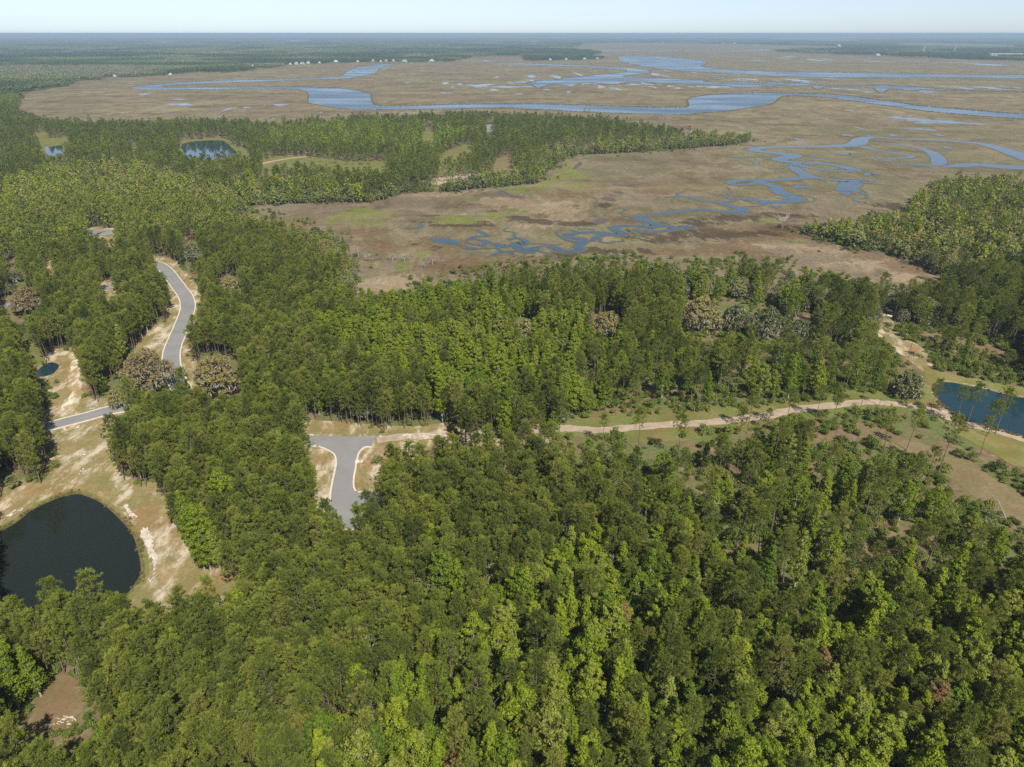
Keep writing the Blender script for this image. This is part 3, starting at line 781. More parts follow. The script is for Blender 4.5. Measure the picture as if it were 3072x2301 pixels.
# dirt road and its mown verges, right
TRACK = cat([L2([(230, 262), (420, 240), (700, 235), (1000, 215), (1370, 190), (1480, 186), (1680, 200), (1860, 182), (2150, 160)]), L3([(60, 158), (300, 134), (560, 102), (700, 68), (1000, 34), (1200, 14)]),
             FG([(720, 1176), (950, 1195), (1120, 1225), (1290, 1275), (1420, 1335), (1620, 1405), (1900, 1470), (2212, 1560), (2600, 1660)])])
VERGE_SEEN = [L2([(1360, 165), (1500, 130), (1720, 105), (2212, 88), (2212, 225), (1980, 240), (1860, 200), (1640, 210), (1600, 190), (1480, 195), (1370, 190)]),
              L3([(0, 95), (520, 45), (760, 20), (960, 20), (1200, -40), (1480, -30), (1500, 60), (1200, 40), (980, 60), (700, 85), (560, 130), (300, 150), (0, 195)]),
              L3([(1180, 180), (1290, 190), (1500, 290), (1740, 375), (1900, 430), (2010, 510), (2212, 620), (2740, 900), (2740, 1010), (2212, 745), (2060, 660), (1960, 585), (1760, 420), (1440, 320), (1290, 240)]),
              L3([(1640, 150), (1800, 200), (1900, 290), (2212, 400), (2740, 640), (2740, 200), (2212, 250), (1680, 60)])]
SEEN += VERGE_SEEN
clear('mown_verge', cat([L2([(1300, 140), (1500, 100), (1720, 85), (2212, 66)]), L3([(60, 60), (520, 20), (960, 0)]), FG([(250, 1030), (700, 1000), (1000, 1020), (1080, 1050), (1150, 1230), (700, 1260), (350, 1290), (100, 1330)]),
                         L3([(900, 130), (560, 200), (300, 230), (60, 260)]), L2([(2212, 270), (1860, 270), (1500, 240), (1300, 230)])]), M_VERGE)
clear('brown_strip', L3([(1120, 150), (1290, 170), (1460, 260), (1800, 360), (2000, 500), (2300, 680), (2300, 860), (1900, 640), (1720, 500), (1400, 360), (1200, 250)]), M_BROWNCLEAR)
TRAIL = FG([(760, 200), (750, 300), (760, 400), (850, 480), (950, 570), (1080, 660), (1160, 740), (1190, 820), (1190, 920), (1170, 1020), (1160, 1120), (1150, 1200)])
POND_R = FG([(1340, 953), (1450, 955), (1600, 985), (1800, 1025), (1950, 1065), (2100, 1102), (2212, 1120), (2500, 1190), (2800, 1330), (2800, 1560), (2500, 1590), (2212, 1535), (2050, 1487), (1900, 1448), (1700, 1388), (1550, 1328), (1450, 1278), (1350, 1200), (1292, 1120), (1270, 1060), (1290, 990)])
LAWN_R = FG([(1130, 760), (1230, 800), (1400, 845), (1650, 900), (1850, 950), (2212, 1010), (2600, 1080), (3000, 1300), (3000, 1800), (2212, 1860), (1900, 1720), (1600, 1560), (1300, 1360), (1150, 1230), (1080, 1050), (1150, 900)])
SEEN.append(FG([(1200, 820), (1400, 850), (1650, 905), (1850, 955), (2212, 1015), (2900, 1180), (2900, 1900), (2212, 1640), (1900, 1500), (1620, 1430), (1350, 1290), (1200, 1230), (1150, 1100), (1170, 950)]))
SEEN.append(FG([(690, 190), (800, 200), (800, 330), (830, 400), (880, 490), (1000, 540), (1130, 620), (1220, 760), (1230, 830), (1130, 800), (980, 680), (850, 590), (700, 450), (650, 420), (700, 350)]))
SEEN.append(FG([(1120, 430), (1400, 480), (1700, 560), (1900, 640), (2150, 700), (2150, 650), (1800, 570), (1450, 480), (1200, 420)]))
clear('grass_path', FG([(690, 150), (800, 150), (820, 330), (870, 400), (940, 480), (1060, 540), (1150, 610), (1240, 740), (1260, 830), (1130, 830), (960, 700), (820, 600), (680, 480), (600, 430), (660, 330)]), M_CLEAR)
clear('brown_strip', FG([(1100, 400), (1400, 440), (1700, 520), (1900, 600), (2250, 640), (2250, 740), (1800, 700), (1450, 620), (1200, 530)]), M_BROWNCLEAR)
clear('brown_strip', FG([(1500, 700), (1800, 740), (1950, 860), (2250, 900), (2250, 1000), (1900, 930), (1500, 840)]), M_BROWNCLEAR)
clear('pond_lawn', LAWN_R, M_LAWN)
clear('sandy_bank', FG([(1280, 925), (1450, 938), (1620, 968), (1960, 1045), (2212, 1098), (2550, 1170), (2850, 1310), (2850, 1600), (2500, 1640), (2212, 1585), (1900, 1500), (1700, 1440), (1500, 1370), (1380, 1300), (1270, 1180), (1225, 1060), (1240, 980)]), M_CLEAR)
M_RIM = noisy_mat('wet_mud', (0.085, 0.062, 0.036), (0.16, 0.13, 0.062), 0.7, 6)
def rim(q, grow, z, n):
    P = smooth(g2(q), n, True); T = np.roll(P, -1, 0) - np.roll(P, 1, 0); T /= np.linalg.norm(T, axis=1)[:, None]
    N = np.stack([T[:, 1], -T[:, 0]], 1)
    if inside(P[0:1, 0] + N[0:1, 0] * .3, P[0:1, 1] + N[0:1, 1] * .3, P)[0]: N = -N
    Q = P + N * (grow * rng.uniform(.3, 1.5, (len(P), 1)))
    struct('muddy_rim', mesh('muddy_rim', [(a, b, z) for a, b in Q], [tuple(range(len(Q)))], [M_RIM]))
    POND_EDGE.append(Q)
POND_EDGE = []
zc[0] += 0.004; rim(POND_R, 0.5, zc[0], 4)
zc[0] += 0.003
sheet('pond', POND_R, zc[0], M_BLUEPOND, smoothn=4)['label'] = 'teal blue pond ringed by mown grass at the right edge'
POND_L = L1([(500, 612), (560, 625), (640, 660), (720, 720), (790, 790), (850, 860), (890, 960), (912, 1080), (905, 1140), (860, 1210), (800, 1270), (600, 1340), (300, 1420), (0, 1470), (-500, 1500), (-600, 1200), (-400, 1000), (-200, 930), (0, 850), (100, 800), (200, 720), (300, 670), (400, 630)])
clear('mossy_bank', L1([(500, 585), (580, 600), (670, 640), (760, 700), (840, 780), (900, 860), (945, 960), (965, 1080), (955, 1160), (880, 1250), (800, 1320), (300, 1480), (0, 1560), (-600, 1600), (-700, 1200), (-450, 960), (-200, 890), (0, 815), (100, 765), (200, 690), (300, 640), (400, 602)]), M_LAWN)
zc[0] += 0.003; rim(POND_L, 0.8, zc[0], 5)
zc[0] += 0.003
sheet('pond', POND_L, zc[0], M_POND, smoothn=5)['label'] = 'large dark pond at the left edge'
zc[0] += 0.003
sheet('pond', C4([(230, 1140), (260, 1090), (320, 1055), (365, 1060), (382, 1080), (360, 1110), (330, 1132), (270, 1146)]), zc[0], M_BLUEPOND, smoothn=4)
# the two ponds and grassy openings on the wooded peninsula
for q, gq, mt in ((C1([(1175, 945), (1200, 928), (1290, 914), (1420, 910), (1460, 920), (1500, 955), (1535, 990), (1500, 1020), (1320, 1030), (1200, 1015), (1185, 975)]),
                   C1([(1140, 960), (1170, 915), (1290, 895), (1440, 890), (1480, 900), (1560, 950), (1620, 990), (1600, 1030), (1500, 1060), (1200, 1060), (1140, 1000)]), M_BLUEPOND),
                  (C1([(295, 950), (340, 926), (395, 930), (408, 985), (380, 1005), (310, 1000)]), C1([(270, 970), (310, 920), (400, 915), (430, 985), (390, 1030), (290, 1010)]), M_BLUEPOND)):
    o = sheet('grass_bank', gq, 0.04, M_VERGE, smoothn=4)
    sheet('pond', q, 0.07, mt, smoothn=4)
SEEN.append(C1([(1150, 985), (1185, 960), (1170, 915), (1290, 905), (1430, 892), (1470, 905), (1500, 945), (1610, 975), (1600, 992), (1520, 992), (1420, 985), (1320, 1000), (1180, 990)]))
SEEN.append(C1([(275, 975), (305, 935), (290, 915), (220, 880), (240, 865), (290, 855), (300, 900), (400, 895), (450, 885), (400, 930), (405, 985), (330, 985), (300, 980)]))
clear('grass_opening', C1([(190, 870), (300, 840), (320, 890), (470, 870), (450, 920), (290, 950)]), M_VERGE)
for q in (C2([(525, 900), (525, 870), (595, 868), (600, 895)]), C2([(525, 835), (600, 830), (560, 850)]), C2([(620, 1030), (700, 985), (830, 938), (868, 938), (790, 985), (650, 1030)]), C2([(0, 1052), (290, 1055), (300, 1075), (0, 1070)]),
          C2([(938, 815), (988, 808), (985, 825), (955, 855)]), C2([(1000, 1050), (1090, 1010), (1115, 1015), (1060, 1060), (990, 1110)]), C1([(1690, 1060), (1760, 1025), (1930, 1018), (2212, 1050), (2212, 1068), (1950, 1040), (1740, 1062)]),
          C2([(560, 1150), (760, 1135), (860, 1133), (650, 1158)]), C1([(840, 935), (890, 940), (860, 965)]), C2([(570, 905), (605, 910), (590, 940)])):
    SEEN.append(q)
for q, mt in ((C2([(500, 940), (500, 860), (620, 855), (640, 930)]), M_VERGE), (C2([(560, 1080), (680, 980), (820, 925), (900, 925), (860, 1000), (700, 1080)]), M_VERGE), (C2([(-60, 1045), (300, 1045), (320, 1130), (-60, 1130)]), M_VERGE),
              (C2([(960, 1140), (1000, 1040), (1090, 1000), (1140, 1010), (1090, 1090)]), M_BROWNCLEAR), (C1([(1650, 1090), (1760, 1010), (1930, 1008), (2212, 1040), (2212, 1110), (1950, 1090)]), M_VERGE), (C2([(520, 1170), (860, 1125), (900, 1180), (560, 1200)]), M_DIRT)):
    clear('grass_opening', q, mt)
clear('car_park', C2([(935, 812), (990, 808), (985, 870), (950, 880)]), M_ASPH, 2)

# ---- asphalt roads with concrete kerbs
def gline(poly, w, n=8):
    P = g2(poly)
    S = smooth(np.c_[P, np.asarray(w if hasattr(w, '__len__') else [w] * len(P), float)], n)
    return S[:, :2], S[:, 2] * 0.5
ROADN = gline(FH([(1500, 318), (1620, 322), (1740, 345), (1840, 415), (1915, 510), (1980, 600), (2040, 680), (2072, 750), (2078, 830), (2052, 920), (2010, 1030), (1960, 1150), (1912, 1270), (1895, 1390), (1920, 1550), (2030, 1760), (2180, 1900), (2350, 2050)]), 6.3)
ROADL = gline(np.array([(-400, 1420), (-100, 1345), (50, 1312), (139, 1283), (250, 1254), (352, 1228), (480, 1218), (600, 1245), (720, 1290), (850, 1314), (960, 1324), (1120, 1326)]), 6.3)
STUB = gline(np.array([(1040, 1320), (1041, 1340), (1041, 1360), (1040, 1385), (1036, 1410), (1030, 1440), (1028, 1475), (1040, 1510), (1055, 1540)]), [22, 13.5, 7.6, 5.9, 5.7, 5.7, 6.4, 9, 12])
bulb_c = np.array(gp(1068, 1532)); bulb_r = 8.6
ROADS = [ROADN, ROADL, STUB]
zr = 0.20
kerb = MB()
def in_other(pt, me_i):
    for j, (P, W) in enumerate(ROADS):
        if j == me_i: continue
        d = np.hypot(P[:, 0] - pt[0], P[:, 1] - pt[1])
        k = int(np.argmin(d))
        if d[k] < W[k] + 0.05: return True
    if me_i != 9 and math.hypot(pt[0] - bulb_c[0], pt[1] - bulb_c[1]) < bulb_r + 0.05: return True
    return False
def kerb_line(pts, side, me_i):
    """a kerb 0.45 m wide and 0.13 m high outside the road edge, left out inside another road"""
    T = np.gradient(pts, axis=0); T /= np.linalg.norm(T, axis=1)[:, None] + 1e-9
    N = np.stack([-T[:, 1], T[:, 0]], 1) * side
    for i in range(len(pts) - 1):
        if in_other(pts[i], me_i) or in_other(pts[i + 1], me_i): continue
        a, b = pts[i], pts[i + 1]; c_, d_ = pts[i + 1] + N[i + 1] * 0.5, pts[i] + N[i] * 0.5
        z0, z1 = zr - 0.14, zr + 0.13
        kerb.add([(*a, z0), (*b, z0), (*c_, z0), (*d_, z0), (*a, z1), (*b, z1), (*c_, z1), (*d_, z1)],
                 [(4, 5, 6, 7), (0, 1, 5, 4), (2, 3, 7, 6)])
for i, (P, W) in enumerate(ROADS):
    Vr, Fr, Lf, Rt = ribbon(P, W, zr + 0.004 * i)
    struct('road', mesh('road', Vr, Fr, [M_ASPH]))
    kerb_line(Lf, 1, i); kerb_line(Rt, -1, i)
a = np.linspace(0, 2 * math.pi, 49)
circ = np.stack([bulb_c[0] + bulb_r * np.cos(a), bulb_c[1] + bulb_r * np.sin(a)], 1)
struct('turning_circle', mesh('turning_circle', [(x, y, zr + 0.012) for x, y in circ[:-1]], [tuple(range(48))], [M_ASPH]))
kerb_line(circ, -1, 9)
struct('kerb', kerb.me('kerb', M_CONC))
# other glimpses of paved road
P, W = gline(C4([(-60, 690), (0, 686), (60, 680), (140, 668)]), 6.3); Vr, Fr, _, _ = ribbon(P, W, zr); struct('road', mesh('road', Vr, Fr, [M_ASPH]))
P, W = gline(C4([(560, 595), (660, 574), (745, 562), (830, 545)]), 6.3); Vr, Fr, _, _ = ribbon(P, W, zr); struct('road', mesh('road', Vr, Fr, [M_ASPH]))
P, W = gline(C1([(1640, 1085), (1700, 1062), (1800, 1040), (1920, 1022), (2000, 1015)]), 6); Vr, Fr, _, _ = ribbon(P, W, zr); struct('road', mesh('road', Vr, Fr, [M_DIRT]))
P, W = gline(C4([(540, 235), (600, 220), (650, 214), (690, 218), (720, 226)]), [10, 16, 18, 16, 9]); Vr, Fr, _, _ = ribbon(P, W, zr); struct('road', mesh('road', Vr, Fr, [M_ASPH]))
# dirt roads
P, W = gline(TRACK, 4.3); Vr, Fr, _, _ = ribbon(P, W * (1 + 0.12 * np.sin(np.arange(len(P)) * 1.3)), zr - 0.02); struct('dirt_road', mesh('dirt_road', Vr, Fr, [M_DIRT]))
P, W = gline(C4([(470, 1490), (440, 1400), (460, 1330), (500, 1260), (480, 1180), (490, 1100), (500, 1030), (440, 1000), (330, 995)]), [4, 5, 5, 4, 4, 4, 4.5, 4, 4]); Vr, Fr, _, _ = ribbon(P, W * (1 + 0.2 * np.sin(np.arange(len(P)) * 0.9)), 0.172); struct('sandy_track', mesh('sandy_track', Vr, Fr, [clearing_mat('sand_track', 0.47, (0.36, 0.27, 0.15), (0.25, 0.23, 0.10), (0.62, 0.54, 0.42))]))
# bare white sand
def rag(poly, z, mat, name):
    G = g2(poly)
    x0, y0 = G.min(0); x1, y1 = G.max(0)
    axis_ = np.linalg.svd(G - G.mean(0))[2][0]
    th0 = math.atan2(axis_[1], axis_[0])
    V, F = [], []
    n = 0
    area = (x1 - x0) * (y1 - y0)
    target = int(min(220, 14 + area * 1.6))
    size = 0.36 + 0.05 * math.sqrt(area)
    for _ in range(4000):
        if n >= target: break
        c_ = np.array([rng.uniform(x0, x1), rng.uniform(y0, y1)])
        if not inside(c_[0:1], c_[1:2], G)[0]: continue
        m_ = 11; a_ = np.linspace(0, 2 * math.pi, m_, endpoint=False)
        r1 = size * rng.uniform(.15, .8) ** 1.5 * 1.6; r2 = r1 * rng.uniform(.18, .5); th = th0 + rng.normal(0, .3)
        rr = rng.uniform(.6, 1.25, m_)
        px = r1 * rr * np.cos(a_); py = r2 * rr * np.sin(a_)
        b = len(V)
        V += [(c_[0] + u * math.cos(th) - w * math.sin(th), c_[1] + u * math.sin(th) + w * math.cos(th), z + n * 0.0002) for u, w in zip(px, py)]
        F.append(tuple(range(b, b + m_))); n += 1
    if V: struct(name, mesh(name, V, F, [mat]))
for i, q in enumerate((L1([(915, 850), (950, 820), (980, 880), (985, 950), (1015, 1010), (1005, 1060), (975, 1020), (945, 950), (925, 900)]), L1([(800, 685), (825, 680), (850, 730), (895, 765), (850, 760), (820, 720)]),
                       L1([(480, 360), (520, 320), (600, 340), (580, 360), (520, 370)]), L1([(500, 480), (540, 440), (600, 450), (560, 490)]), L1([(945, 1170), (1000, 1120), (1030, 1130), (975, 1190)]), L1([(990, 1060), (1012, 1060), (1004, 1105), (996, 1100)]),
                       L1([(30, 750), (150, 690), (170, 700), (60, 770)]), C4([(1010, 930), (1060, 920), (1070, 940), (1020, 950)]), C4([(940, 960), (1010, 950), (1000, 970)]), C4([(540, 1345), (580, 1325), (660, 1330), (600, 1350)]),
                       C4([(380, 1390), (460, 1350), (480, 1370), (400, 1410)]), L2([(350, 250), (420, 220), (560, 215), (700, 230), (560, 255)]), Vv([(100, 1568), (130, 1545), (165, 1550), (150, 1575)]), L1([(200, 1420), (250, 1380), (290, 1385), (230, 1430)]))):
    rag(q, 0.176 + 0.0001 * i, M_SAND, 'sand_patch')

# ------------------------------------------------------------------ tree shapes
def frame(n):
    n = n / (np.linalg.norm(n, axis=1)[:, None] + 1e-9)
    a = np.where(np.abs(n[:, 2:3]) < 0.9, np.array([[0, 0, 1.0]]), np.array([[1.0, 0, 0]]))
    t = np.cross(a, n); t /= np.linalg.norm(t, axis=1)[:, None] + 1e-9
    b = np.cross(n, t)
    return n, t, b

def leaves(c, n, size, rg, asp=0.6):
    """diamond leaf clumps: centres c, normals n, half length size"""
    n, t, b = frame(n)
    th = rg.uniform(0, 6.283, len(c))[:, None]
    t2 = t * np.cos(th) + b * np.sin(th); b2 = -t * np.sin(th) + b * np.cos(th)
    s = np.asarray(size)[:, None]
    bend = n * s * 0.25
    V = np.stack([c - t2 * s - bend, c + b2 * s * asp, c + t2 * s - bend, c - b2 * s * asp], 1).reshape(-1, 3)
    i = np.arange(len(c))[:, None] * 4
    F = np.concatenate([i + np.array([[0, 1, 3]]), i + np.array([[1, 2, 3]])], 1).reshape(-1, 3)
    var = np.repeat(rg.uniform(0, 1, len(c)), 2)
    return V, F, var

def needles(c, d, length, width, rg, k=7, up=0.35):
    """tufts of k needle sprays fanning from each centre c about direction d"""
    m = len(c)
    dd = np.repeat(d, k, 0) + rg.normal(0, 0.75, (m * k, 3)); dd[:, 2] += up
    dd /= np.linalg.norm(dd, axis=1)[:, None] + 1e-9
    cc = np.repeat(c, k, 0)
    L = length * rg.uniform(0.7, 1.25, m * k)[:, None]
    _, t, b = frame(dd)
    th = rg.uniform(0, 6.283, m * k)[:, None]
    w = (t * np.cos(th) + b * np.sin(th)) * width
    V = np.stack([cc - dd * L * 0.1, cc + dd * L * 0.62 + w, cc + dd * L, cc + dd * L * 0.62 - w], 1).reshape(-1, 3)
    i = np.arange(m * k)[:, None] * 4
    F = np.concatenate([i + np.array([[0, 1, 3]]), i + np.array([[1, 2, 3]])], 1).reshape(-1, 3)
    var = np.repeat(np.clip(np.repeat(rg.uniform(0, 1, m), k) * 0.6 + rg.uniform(0, 1, m * k) * 0.4, 0, 1), 2)
    return V, F, var

def tube_np(pts, rads, n=5):
    mb = MB(); mb.tube(pts, rads, n, cap=False)
    V = np.array(mb.v); F4 = np.array(mb.f)
    F = np.concatenate([F4[:, [0, 1, 2]], F4[:, [0, 2, 3]]])
    return V, F

def join(parts):
    """parts: (V, F, var, material index)"""
    Vs, Fs, va, mi = [], [], [], []
    b = 0
    for V, F, v, m in parts:
        Vs.append(V); Fs.append(F + b); b += len(V)
        va.append(np.full(len(F), 0.5) if v is None else v); mi.append(np.full(len(F), m))
    return np.concatenate(Vs), np.concatenate(Fs), np.concatenate(va), np.concatenate(mi)

def make_pine(seed, Ht=19.0, cr=2.5, base=0.48, dens=1.0, lod=0):
    rg = np.random.default_rng(seed)
    lean = rg.normal(0, 0.25, 2)
    def axis(z): return np.array([lean[0] * (z / Ht) ** 2, lean[1] * (z / Ht) ** 2, z])
    trunk = [tube_np([axis(z) for z in np.linspace(0, Ht * 0.95, 6)], list(np.linspace(0.0105 * Ht, 0.04, 6)), 6 if lod == 0 else 4)]
    wood = []
    cs, ds = [], []
    nb = int(46 * dens)
    for i in range(nb):
        q = (i + rg.uniform(0, 0.9)) / nb
        z = Ht * (base + (1 - base) * q ** 0.9)
        prof = (1 - q) ** 0.55 * (0.55 + 0.9 * min(1, q * 3.2 + 0.12)) 
        L = cr * (0.30 + 0.95 * prof) * rg.uniform(0.6, 1.25)
        a = i * 2.399 + rg.uniform(-0.6, 0.6)
        rise = rg.uniform(0.05, 0.55) + 0.5 * q
        d = np.array([math.cos(a), math.sin(a), rise]); d /= np.linalg.norm(d)
        p0 = axis(z); p1 = p0 + d * L
        if lod == 0 and i % 2 == 0: wood.append(tube_np([p0, p1], [0.055, 0.02], 3))
        nt_ = max(2, int(rg.integers(4, 8)))
        for k in range(nt_):
            f = rg.uniform(0.4, 1.02)
            cs.append(p0 + d * L * f + rg.normal(0, 0.22 if Ht < 19 else 0.32, 3)); ds.append(d + np.array([0, 0, 0.3]))
    for k in range(8):
        cs.append(axis(Ht) + rg.normal(0, 0.28, 3) - np.array([0, 0, 0.25])); ds.append(np.array([0, 0, 1.0]))
    cs = np.array(cs); ds = np.array(ds)
    if lod == 0:
        V, F, v = needles(cs, ds, 0.54 * (1.0 if Ht < 19 else 1.25), 0.034 * (1.0 if Ht < 19 else 1.25), rg, 20)
    else:
        sel = rg.permutation(len(cs))[:55]
        V, F, v = needles(cs[sel], ds[sel], 1.0, 0.34, rg, 2)
    return (V, F, v), trunk + wood

def make_broad(seed, Ht=17.0, cr=3.0, base=0.25, nl=46, per=44, pointy=0.0, lod=0, leaf=0.30):
    rg = np.random.default_rng(seed)
    H0 = Ht * base; Hc = Ht - H0
    cs, ns, sz = [], [], []
    lobes = []
    for i in range(nl):
        q = (i + 0.5) / nl
        z = H0 + Hc * (0.04 + 0.92 * q)
        prof = math.sin(math.pi * min(1, (q * 0.86 + 0.14)) ** (1.0 - 0.25 * pointy)) ** 0.7
        if pointy: prof = (1 - q) ** 0.75 * min(1, q * 6 + 0.4)
        a = i * 2.399 + rg.uniform(-0.5, 0.5)
        r = cr * prof * rg.uniform(0.45, 1.05)
        lr = (0.42 + 0.25 * cr / 3) * (1.35 if lod else 1.0) * rg.uniform(0.65, 1.45) * (1.1 - 0.35 * q)
        lobes.append((r * math.cos(a), r * math.sin(a), z + rg.uniform(-0.5, 0.5), lr))
    wood = []
    trunk = [tube_np([(0, 0, 0), (0.1, 0, Ht * 0.3), (0.0, 0.12, Ht * 0.6), (0, 0, Ht * 0.9)], [0.2, 0.16, 0.1, 0.03], 6 if lod == 0 else 4)]
    for j, (x, y, z, lr) in enumerate(lobes):
        if lod == 0 and j % 3 == 0:
            wood.append(tube_np([(0, 0, max(H0 * 0.8, z - 2.2)), (x * 0.85, y * 0.85, z)], [0.06, 0.02], 3))
        m = per if lod == 0 else max(3, per // 16)
        d = rg.normal(0, 1, (m, 3)); d[:, 2] += 0.35; d /= np.linalg.norm(d, axis=1)[:, None]
        rr = lr * rg.uniform(0.55, 1.08, m)[:, None] * np.array([[1.05, 1.05, 0.8]])
        cs.append(np.array([[x, y, z]]) + d * rr)
        out_ = d + rg.normal(0, 0.55, (m, 3)); out_[:, 2] += 0.25
        ns.append(out_); sz.append((leaf if lod == 0 else leaf * 2.9) * rg.uniform(0.65, 1.3, m))
    V, F, v = leaves(np.concatenate(cs), np.concatenate(ns), np.concatenate(sz), rg, 0.62)
    return (V, F, v), trunk + wood

def make_oak(seed, Ht=11.5, cr=6.5, lod=0, nl=70, per=40, moss=True, leaf=0.30):
    rg = np.random.default_rng(seed)
    lobes = []
    for i in range(nl):
        a = i * 2.399 + rg.uniform(-0.3, 0.3)
        q = math.sqrt((i + 0.5) / nl)
        r = cr * q * rg.uniform(0.85, 1.08)
        z = Ht * (0.90 - 0.50 * q ** 2.4) + rg.uniform(-0.9, 0.5)
        if rg.uniform() < 0.22: z -= rg.uniform(1.0, 2.5)
        lobes.append((r * math.cos(a), r * math.sin(a), z, rg.uniform(0.75, 1.45) * cr / 6.5))
    trunk = [tube_np([(0, 0, 0), (0.05, 0, Ht * 0.22), (0, 0.1, Ht * 0.34)], [0.5, 0.42, 0.38], 8 if lod == 0 else 4)]
    wood = []; mossp = []
    nlimb = 9
    for k in range(nlimb):
        if lod: break
        a = k * 6.283 / nlimb + rg.uniform(-0.2, 0.2); L = cr * rg.uniform(0.7, 0.95)
        pts = [(0, 0, Ht * 0.26)]
        for f in (0.3, 0.6, 1.0):
            pts.append((math.cos(a + rg.uniform(-.15, .15)) * L * f, math.sin(a + rg.uniform(-.15, .15)) * L * f, Ht * (0.26 + 0.42 * f ** 0.7) + rg.uniform(-.4, .4)))
        wood.append(tube_np(pts, [0.27, 0.2, 0.12, 0.04], 5))
    cs, ns, sz = [], [], []
    for (x, y, z, lr) in lobes:
        m = per if lod == 0 else max(3, per // 16)
        d = rg.normal(0, 1, (m, 3)); d[:, 2] += 0.5; d /= np.linalg.norm(d, axis=1)[:, None]
        cs.append(np.array([[x, y, z]]) + d * lr * rg.uniform(0.5, 1.1, m)[:, None] * np.array([[1.1, 1.1, 0.75]]))
        o_ = d + rg.normal(0, 0.6, (m, 3)); o_[:, 2] += 0.3
        ns.append(o_); sz.append((leaf if lod == 0 else leaf * 2.9) * rg.uniform(0.65, 1.3, m))
        if moss and lod == 0:
            mm = 5
            c0 = np.array([[x, y, z]]) + rg.normal(0, 0.6, (mm, 3)) * np.array([[lr, lr, 0.4]]) - np.array([[0, 0, lr * 0.6]])
            mossp.append(needles(c0, np.tile([[0, 0, -1.0]], (mm, 1)), 1.1, 0.12, rg, 2, -0.6))
    V, F, v = leaves(np.concatenate(cs), np.concatenate(ns), np.concatenate(sz), rg, 0.6)
    return (V, F, v), trunk + wood, mossp

def make_shrub(seed, lod=0):
    rg = np.random.default_rng(seed)
    cs, ns, sz = [], [], []
    for i in range(9):
        a = rg.uniform(0, 6.28); r = rg.uniform(0, 1.1)
        lr = rg.uniform(0.5, 0.9)
        m = 62 if lod == 0 else 7
        d = rg.normal(0, 1, (m, 3)); d[:, 2] = np.abs(d[:, 2]) + 0.1; d /= np.linalg.norm(d, axis=1)[:, None]
        cs.append(np.array([[r * math.cos(a), r * math.sin(a), rg.uniform(0.3, 1.5)]]) + d * lr * rg.uniform(0.6, 1.1, m)[:, None])
        ns.append(d + rg.normal(0, 0.6, (m, 3))); sz.append((0.155 if lod == 0 else 0.5) * rg.uniform(0.7, 1.3, m))
    V, F, v = leaves(np.concatenate(cs), np.concatenate(ns), np.concatenate(sz), rg, 0.6)
    stems = []
    for k in range(4):
        a = rg.uniform(0, 6.28)
        stems.append(tube_np([(0, 0, 0), (math.cos(a) * 0.7, math.sin(a) * 0.7, 1.3)], [0.05, 0.02], 3))
    return (V, F, v), stems

def make_snag(seed, Ht=12.0, spread=3.0, nb=14, thick=0.2):
    """leafless tree: trunk, limbs, twigs"""
    rg = np.random.default_rng(seed)
    parts = [tube_np([(0, 0, 0), (0.15, 0.1, Ht * 0.35), (-0.1, 0.15, Ht * 0.7), (0.1, 0, Ht)], [thick, thick * 0.75, thick * 0.45, 0.03], 6)]
    limbs = []
    for i in range(nb):
        q = rg.uniform(0.25, 0.95); z = Ht * q; a = i * 2.399 + rg.uniform(-0.5, 0.5)
        L = spread * (1.1 - 0.6 * q) * rg.uniform(0.6, 1.2)
        d = np.array([math.cos(a), math.sin(a), rg.uniform(0.15, 0.9)])
        p0 = np.array([0, 0, z]); p1 = p0 + d * L * 0.5 + rg.normal(0, 0.2, 3); p2 = p0 + d * L + rg.normal(0, 0.4, 3)
        limbs.append(tube_np([p0, p1, p2], [thick * 0.4, thick * 0.28, 0.025], 4))
        for k in range(3):
            e = d + rg.normal(0, 0.7, 3); s = p1 if k else (p1 + p2) / 2
            limbs.append(tube_np([s, s + e * L * rg.uniform(0.25, 0.5)], [thick * 0.18, 0.02], 3))
    return parts, limbs

def wood_join(lst):
    return join([(V, F, None, 0) for V, F in lst])

PROTO = {}
def reg(kind, crown, wood, mleaf, mbark, moss=None):
    parts = [(*crown, 0)]
    mats = [mleaf]
    if moss:
        mats.append(M_MOSS)
        parts += [(V, F, v, 1) for V, F, v in moss]
    Vc, Fc, vc, mc = join(parts)
    Vw, Fw, vw, mw = wood_join(wood)
    me_c = mesh(kind + '_crown', Vc, Fc, mats, mc, fattr={'var': vc})
    me_w = mesh(kind + '_trunk', Vw, Fw, [mbark], smooth_sh=True, fattr={'var': vw})
    PROTO.setdefault(kind, []).append(dict(crown=me_c, trunk=me_w, C=(Vc, Fc, vc, mc), W=(Vw, Fw, vw, mw), mats=mats, bark=mbark))

